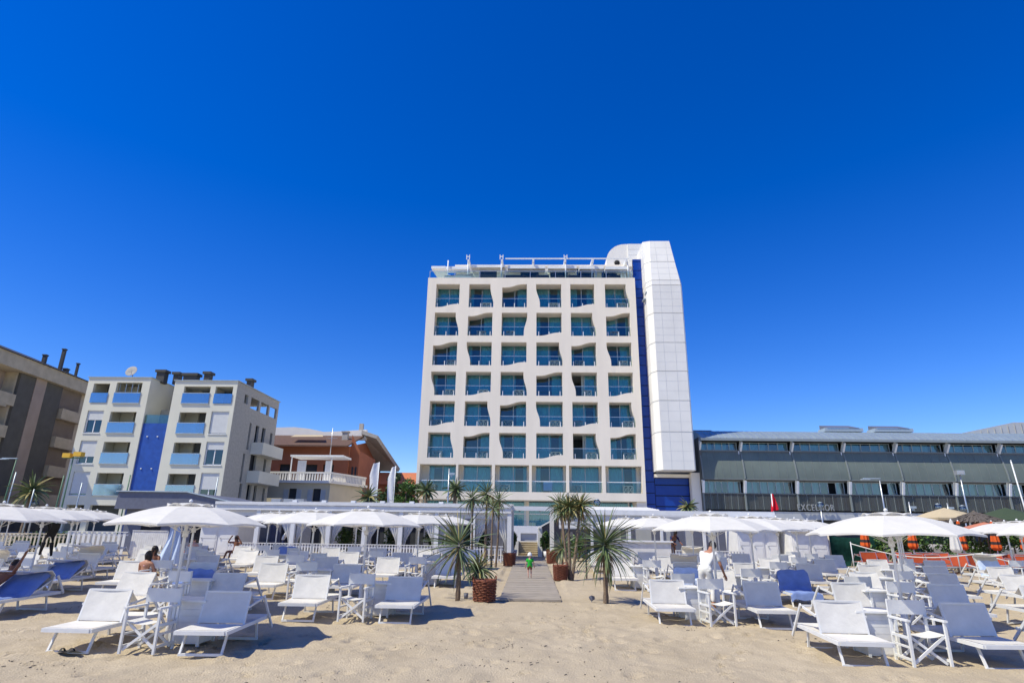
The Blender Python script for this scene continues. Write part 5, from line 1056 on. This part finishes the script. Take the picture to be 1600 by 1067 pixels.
f.sheet(lambda u,v:((u-.5)*(0.42-0.12*math.sin(3.1*v))+0.04*math.sin(v*6), 0.06*math.sin(u*8+v*2), -0.75*v*(0.75+0.25*math.sin(u*9))-0.05),16,12); f.tube([(-0.14,0,-0.6),(-0.2,0.02,-0.95)],[0.06,0.03],7); f.tube([(0.1,0,-0.6),(0.16,0.02,-0.98)],[0.06,0.03],7); f.tube([(0,0,0.02),(0,0,-0.1)],0.012,6)
WSX = px((-14.4,18.6,1.9)); tag(f.build('wetsuit', M['black'], None, (-14.35,18.3,2.06)), 'black wetsuit hanging under an umbrella near the left edge', 'wetsuit')

f = MB(); f.sheet(lambda u,v:((u-.5)*(0.30+0.45*v)+0.05*math.sin(v*5), 0.07*math.sin(u*11+v*2), 1.85-1.25*v),22,10); o = f.build('hanging_cover', M['paletowel'], None, (-11.35,19.6,gz(19.6)))
tag(o, 'pale lilac cloth hanging from an umbrella beside the two seated women', 'cloth')
for i,(dx,rz) in enumerate(((0,0.3),(0.13,0.1))):
    f = MB(); f.sheet(lambda u,v:(0.09*(u-.5)*(1+0.25*math.sin(v*3)),0.25*(v-.5),0.018+0.008*v),4,6); f.sheet(lambda u,v:(0.11*(u-.5),0.05+0.04*v,0.02+0.05*math.sin(math.pi*u)),6,2)
    o = f.build('sandal', M['rattan'], None, (-6.98+dx,9.76,gz(9.8)+0.02)); o.rotation_euler = (0,0,1.2+rz); tag(o, 'dark sandal on the sand under the front left lounger, %s of the pair' % ('left','right')[i], 'sandal', 'pair of dark sandals')
# ------------------------------------------------------------------ people: skinned skeletons
def skin_mesh(name, J, E, mats, root='pelvis', parent=None, sub=1, extra=None):
    names = list(J); ix = {n_: i for i, n_ in enumerate(names)}
    me = bpy.data.meshes.new(name); me.from_pydata([J[n_][:3] for n_ in names], [(ix[a], ix[b]) for a, b in E if a in ix and b in ix], []); me.update()
    ob = bpy.data.objects.new(name, me); COL.objects.link(ob); md = ob.modifiers.new('skin', 'SKIN'); md.use_smooth_shade = True
    sv = me.skin_vertices[0].data
    for n_ in names: r = J[n_][3]; sv[ix[n_]].radius = r if isinstance(r, tuple) else (r, r); sv[ix[n_]].use_root = (n_ == root)
    ss = ob.modifiers.new('sub', 'SUBSURF'); ss.levels = sub; ss.render_levels = sub
    ev = ob.evaluated_get(bpy.context.evaluated_depsgraph_get()); nm = bpy.data.meshes.new_from_object(ev); bpy.data.objects.remove(ob); nm.name = name
    nm.materials.clear()
    for m in mats: nm.materials.append(m)
    for p in nm.polygons: p.use_smooth = True; p.material_index = 0
    o = bpy.data.objects.new(name, nm); COL.objects.link(o)
    if parent: o.parent = parent
    return o
BE = [('pelvis','waist'),('waist','chest'),('chest','neck'),('neck','jaw'),('jaw','skull'),('skull','crown')]
for s in 'LR':
    BE += [('chest','sh'+s),('sh'+s,'el'+s),('el'+s,'wr'+s),('wr'+s,'palm'+s),('pelvis','hip'+s),('hip'+s,'kn'+s),('kn'+s,'an'+s),('an'+s,'toe'+s),('jaw','ear'+s)]
    for k in range(5): BE += [('palm'+s,'f%d%s' % (k,s)),('f%d%s' % (k,s),'g%d%s' % (k,s))]
    
def person(label, loc, rz, pose, skin, clothes, hair, hairlen=0.0, hat=None, scale=1.0, hands=True, child=False):
    """pose: joint -> (x,y,z); radii follow the standing height given by pose['h']"""
    t = thing('person', label, 'person', loc, rz); h = pose['h']; k = h/1.75; hk = k*(1.35 if child else 1.0)
    RAD = dict(pelvis=(.125*k,.10*k), waist=(.115*k,.085*k), chest=(.14*k,.095*k), neck=.048*k, jaw=(.062*hk,.07*hk), skull=(.078*hk,.092*hk), crown=(.055*hk,.065*hk))
    for s in 'LR': RAD.update({'sh'+s:.052*k,'el'+s:.039*k,'wr'+s:(.024*k,.030*k),'palm'+s:(.018*k,.038*k),'hip'+s:.082*k,'kn'+s:.055*k,'an'+s:.036*k,'toe'+s:(.035*k,.022*k),'ear'+s:(.014*hk,.02*hk)})
    J = {}
    for n_, p in pose.items():
        if n_ == 'h' or n_.startswith('curl'): continue
        J[n_] = (*p, RAD[n_])
    sk, jw = Vector(pose['skull']), Vector(pose['jaw']); up = (sk-jw).normalized(); side = Vector(pose.get('face_side', None) or (1,0,0)) if False else (Vector(pose['shR'])-Vector(pose['shL'])).normalized()
    for s, q in (('L',-1),('R',1)): c = jw*0.45+sk*0.55+side*q*0.088*hk; J['ear'+s] = (*c, RAD['ear'+s])
    for s, q in (('L',-1),('R',1)):
        if 'wr'+s not in pose: continue
        w = Vector(pose['wr'+s]); e = Vector(pose['el'+s]); d = (w-e).normalized(); ax = d.cross(Vector((0,0,1)))
        if ax.length < .2: ax = d.cross(Vector((1,0,0)) if False else Vector((0,1,0)))
        ax.normalize(); bend = ax.cross(d).normalized()
        pm = w+d*0.065*k; J['palm'+s] = (*pm, RAD['palm'+s])
        for i in range(5):
            if i < 4:
                o = (i-1.5)*0.021*k; L = (0.062,0.070,0.066,0.052)[i]*k; a = pm+ax*o+d*0.05*k; b = a+d*L*0.75+bend*(-0.03-0.006*i)*k
            else: a = pm+ax*(-q*0.045*k)-d*0.005*k; b = a+d*0.045*k+ax*(-q*0.012*k)
            J['f%d%s' % (i,s)] = (*a, .0095*k); J['g%d%s' % (i,s)] = (*b, .0075*k)
    body = skin_mesh('body', J, BE, [skin], 'pelvis', t)
    # face: nose, eyes and mouth on the front of the head (front = side x up)
    fw = Vector((0,0,0))+up.cross(side).normalized()
    f = MB(); c = jw*0.5+sk*0.5; f.tube([c+fw*0.085*hk+up*0.015*hk, c+fw*0.112*hk-up*0.02*hk],[.008*hk,.014*hk],6); f.build('nose', skin, body)
    for q in (-1,1): f = MB(); e = c+fw*0.088*hk+side*q*0.032*hk+up*0.03*hk; f.lathe([(0,-.009*hk),(.012*hk,0),(0,.009*hk)],8,tuple(e)); f.build('eye', M['hair'], body)
    f = MB(); m_ = c+fw*0.092*hk-up*0.055*hk; f.tube([m_-side*.022*hk,m_,m_+side*.022*hk],.006*hk,5); f.build('mouth', M['pink'], body)
    if hair:
        f = MB(); q = random.Random(5); ctr = sk*0.8+jw*0.2
        def hfn(u, v):
            a = 6.28318*u; e = math.pi/2-v*math.pi*0.72; d = side*math.cos(a)*math.cos(e)*0.096*hk+fw*math.sin(a)*math.cos(e)*0.112*hk+up*math.sin(e)*0.125*hk
            front = math.sin(a) > 0.35 and v > 0.55; n_ = 1.0+0.05*math.sin(a*7+v*9)+0.03*math.sin(a*15); p = ctr+d*(0.80 if front else n_)
            if v > 0.8 and not front: p -= up*hairlen*(v-0.8)*5
            return p
        f.sheet(hfn, 28, 14); f.build('hair', hair, t)
    if hat:
        f = MB(); ctr = sk*0.75+jw*0.25
        f.sheet(lambda u,v: ctr+(side*math.cos(6.28318*u)*math.cos(1.57-v*1.9)*0.115+fw*math.sin(6.28318*u)*math.cos(1.57-v*1.9)*0.125+up*math.sin(1.57-v*1.9)*0.125)*hk*(1+0.10*(v > .85)), 24, 10); f.build('sun_hat', hat, t)
    for nm, m, joints, grow, cut in clothes:
        JC = {}
        for j in joints:
            if ':' in j: a, b, q = j.split(':'); q = float(q); pa, pb = Vector(pose[a]), Vector(pose[b]); p = pa+(pb-pa)*q; ra = RAD[a]; rb = RAD[b]; ra = ra if isinstance(ra, tuple) else (ra,ra); rb = rb if isinstance(rb, tuple) else (rb,rb); JC[j] = (*p, tuple((ra[i]+(rb[i]-ra[i])*q)*grow+0.006 for i in (0,1)))
            else: r = RAD[j]; r = r if isinstance(r, tuple) else (r,r); JC[j] = (*pose[j], tuple(x*grow+0.006 for x in r))
        skin_mesh(nm, JC, cut, [m], joints[0], t)
    t.scale = (scale,)*3; return t
SHIRT = ['waist','chest','pelvis','shL','shR','shL:elL:0.75','shR:elR:0.75','hipL','hipR']
SE = [('pelvis','waist'),('waist','chest'),('chest','shL'),('chest','shR'),('shL','shL:elL:0.75'),('shR','shR:elR:0.75')]
PANTS = ['pelvis','waist:pelvis:0.4','hipL','hipR','knL','knR','knL:anL:0.85','knR:anR:0.85']
PE = [('pelvis','waist:pelvis:0.4'),('pelvis','hipL'),('pelvis','hipR'),('hipL','knL'),('hipR','knR'),('knL','knL:anL:0.85'),('knR','knR:anR:0.85')]
SHORT = ['pelvis','waist:pelvis:0.5','hipL','hipR','hipL:knL:0.7','hipR:knR:0.7']
HE = [('pelvis','waist:pelvis:0.5'),('pelvis','hipL'),('pelvis','hipR'),('hipL','hipL:knL:0.7'),('hipR','hipR:knR:0.7')]
def P_(h, **k): k['h'] = h; return k
# toddler walking up the boardwalk, seen from behind
c = 0.86
person('toddler in a green shirt, brown shorts and white hat walking up the boardwalk', (0.0,23.3,gz(23.3)+0.036), R(4), P_(0.86,
 pelvis=(0,0,.40), waist=(0,0,.48), chest=(0,.01,.58), neck=(0,.01,.655), jaw=(0,.02,.70), skull=(0,.015,.775), crown=(0,.01,.82),
 shL=(-.085,.01,.61), elL=(-.135,-.02,.49), wrL=(-.150,.01,.39), shR=(.085,.01,.61), elR=(.13,.0,.49), wrR=(.155,.06,.40),
 hipL=(-.045,0,.385), knL=(-.05,.03,.22), anL=(-.05,-.02,.045), toeL=(-.055,.05,.015), hipR=(.045,0,.385), knR=(.05,.04,.22), anR=(.05,.04,.045), toeR=(.058,.11,.015)),
 M['skin2'], [('shirt', M['greenshirt'], SHIRT, 1.38, SE), ('shorts', M['shorts'], SHORT, 1.2, HE)], None, hat=M['whitecotton'], child=True, scale=1.07)
# attendant in white bending over a lounger, seen from behind
person('man in white shirt and trousers bending over a lounger on the right', (4.42,16.15,gz(16.1)), R(-38), P_(1.78,
 pelvis=(0,0,.93), waist=(0,.10,1.07), chest=(.02,.27,1.25), neck=(.03,.40,1.40), jaw=(.03,.47,1.43), skull=(.03,.53,1.49), crown=(.03,.56,1.54),
 shL=(-.17,.26,1.30), elL=(-.24,.42,1.06), wrL=(-.16,.60,.92), shR=(.21,.26,1.28), elR=(.30,.28,1.01), wrR=(.31,.44,.80),
 hipL=(-.10,-.02,.90), knL=(-.12,.06,.50), anL=(-.13,-.04,.08), toeL=(-.15,.12,.03), hipR=(.10,-.02,.90), knR=(.12,.12,.50), anR=(.12,.04,.08), toeR=(.14,.20,.03)),
 M['skin'], [('shirt', M['whitecotton'], SHIRT, 1.22, SE), ('trousers', M['whitecotton'], PANTS, 1.28, PE)], M['hair'], 0.02)
SIT = dict(pelvis=(0,0,.46), waist=(0,.03,.60), chest=(0,.03,.80), neck=(0,.0,.94), jaw=(0,-.03,.99), skull=(0,-.02,1.07), crown=(0,-.01,1.13),
 shL=(.17,.03,.86), elL=(.24,-.06,.64), wrL=(.16,-.25,.56), shR=(-.17,.03,.86), elR=(-.24,-.04,.64), wrR=(-.18,-.24,.55),
 hipL=(.09,-.02,.45), knL=(.11,-.40,.50), anL=(.11,-.50,.15), toeL=(.11,-.64,.11), hipR=(-.09,-.02,.45), knR=(-.11,-.40,.48), anR=(-.11,-.55,.15), toeR=(-.11,-.69,.11))
BRA = ['chest','waist:chest:0.65','shL:chest:0.55','shR:chest:0.55']; BRE = [('chest','waist:chest:0.65'),('chest','shL:chest:0.55'),('chest','shR:chest:0.55')]
BOT = ['pelvis','waist:pelvis:0.6','hipL','hipR']; BOE = [('pelvis','waist:pelvis:0.6'),('pelvis','hipL'),('pelvis','hipR')]
person('woman in a pink top sitting with her back turned on a lounger at left', (-10.35,16.85,gz(16.8)-0.05), R(172), P_(1.68, **SIT), M['skin'], [('top', M['pink'], BRA, 1.15, BRE), ('bikini_bottom', M['pink'], BOT, 1.1, BOE)], M['hair'], 0.16)
person('dark-haired woman facing the camera behind the woman in pink', (-11.25,18.6,gz(18.6)+0.0), R(-12), P_(1.70, **SIT), M['skin3'], [('top', M['navy'], BRA, 1.15, BRE), ('bikini_bottom', M['navy'], BOT, 1.1, BOE)], M['hair'], 0.10)
S2 = dict(SIT); S2.update(elL=(.36,-.05,.80), wrL=(.22,-.10,1.02), elR=(-.38,-.1,.86), wrR=(-.24,-.12,1.06))
person('deeply tanned sunbather sitting up with raised arms before the pergola', (-13.55,28.6,gz(28.6)+0.06), R(-15), P_(1.74, **S2), M['skin3'], [('shorts', M['navy'], BOT, 1.15, BOE)], M['hair'], 0.02)
LIE = dict(pelvis=(0,.38,.47), waist=(0,.43,.61), chest=(0,.50,.83), neck=(0,.54,.98), jaw=(0,.52,1.03), skull=(0,.54,1.11), crown=(0,.55,1.17),
 shL=(.17,.50,.90), elL=(.26,.40,.65), wrL=(.20,.20,.53), shR=(-.17,.50,.90), elR=(-.26,.40,.65), wrR=(-.20,.20,.53),
 hipL=(.09,.35,.46), knL=(.10,.0,.71), anL=(.10,-.12,.43), toeL=(.11,-.28,.43), hipR=(-.09,.35,.46), knR=(-.10,-.04,.59), anR=(-.10,-.25,.43), toeR=(-.11,-.38,.45))
person('sunbather lying with bent pale legs on a lounger at centre left', (-14.55,26.3,gz(26.3)), 0, P_(1.68, **LIE), M['skin2'], [('swimsuit', M['pink'], ['pelvis','waist','chest','hipL','hipR'], 1.1, [('pelvis','waist'),('waist','chest'),('pelvis','hipL'),('pelvis','hipR')])], M['hair'], 0.05)
L2 = dict(LIE); L2.update(waist=(0,.50,.55), chest=(0,.72,.72), neck=(0,.88,.84), jaw=(0,.90,.88), skull=(0,.96,.95), crown=(0,1.0,1.0), shL=(.17,.74,.76), shR=(-.17,.74,.76), pelvis=(0,.40,.46), elR=(-.26,.6,.58), wrR=(-.2,.4,.5), elL=(.34,.60,.90), wrL=(.42,.62,1.13))
person('sunbather with one raised arm lying under the hooded lounger at left edge', (-11.33,12.7,gz(12.7)+0.03), 0, P_(1.70, **L2), M['skin3'], [('swimsuit', M['navy'], ['pelvis','waist','hipL','hipR'], 1.12, [('pelvis','waist'),('pelvis','hipL'),('pelvis','hipR')])], M['hair'], 0.02)
STAND = dict(pelvis=(0,0,.95), waist=(0,.05,1.08), chest=(0,.18,1.28), neck=(0,.28,1.43), jaw=(0,.33,1.48), skull=(0,.36,1.55), crown=(0,.38,1.60),
 shL=(-.18,.18,1.34), elL=(-.24,.30,1.10), wrL=(-.20,.50,1.02), shR=(.18,.18,1.34), elR=(.24,.30,1.10), wrR=(.20,.50,1.02),
 hipL=(-.10,0,.92), knL=(-.11,.04,.50), anL=(-.11,0,.08), toeL=(-.12,.15,.03), hipR=(.10,0,.92), knR=(.11,.04,.50), anR=(.11,0,.08), toeR=(.12,.15,.03))
person('waiter in a white shirt leaning over a table under the left pergola', (-13.6,34.2,0.45), R(-70), P_(1.78, **STAND), M['skin'], [('shirt', M['whitecotton'], SHIRT, 1.2, SE), ('trousers', M['navy'], PANTS, 1.2, PE)], M['hair'], 0.02)
S3 = dict(SIT)
person('dark-haired woman standing by the short picket fence right of the bar', (7.35,32.6,0.44), R(200), P_(1.66, **{k_: v_ for k_, v_ in STAND.items()}), M['skin3'], [('dress', M['navy'], SHIRT, 1.15, SE)], M['hair'], 0.2)
bpy.context.view_layer.update()
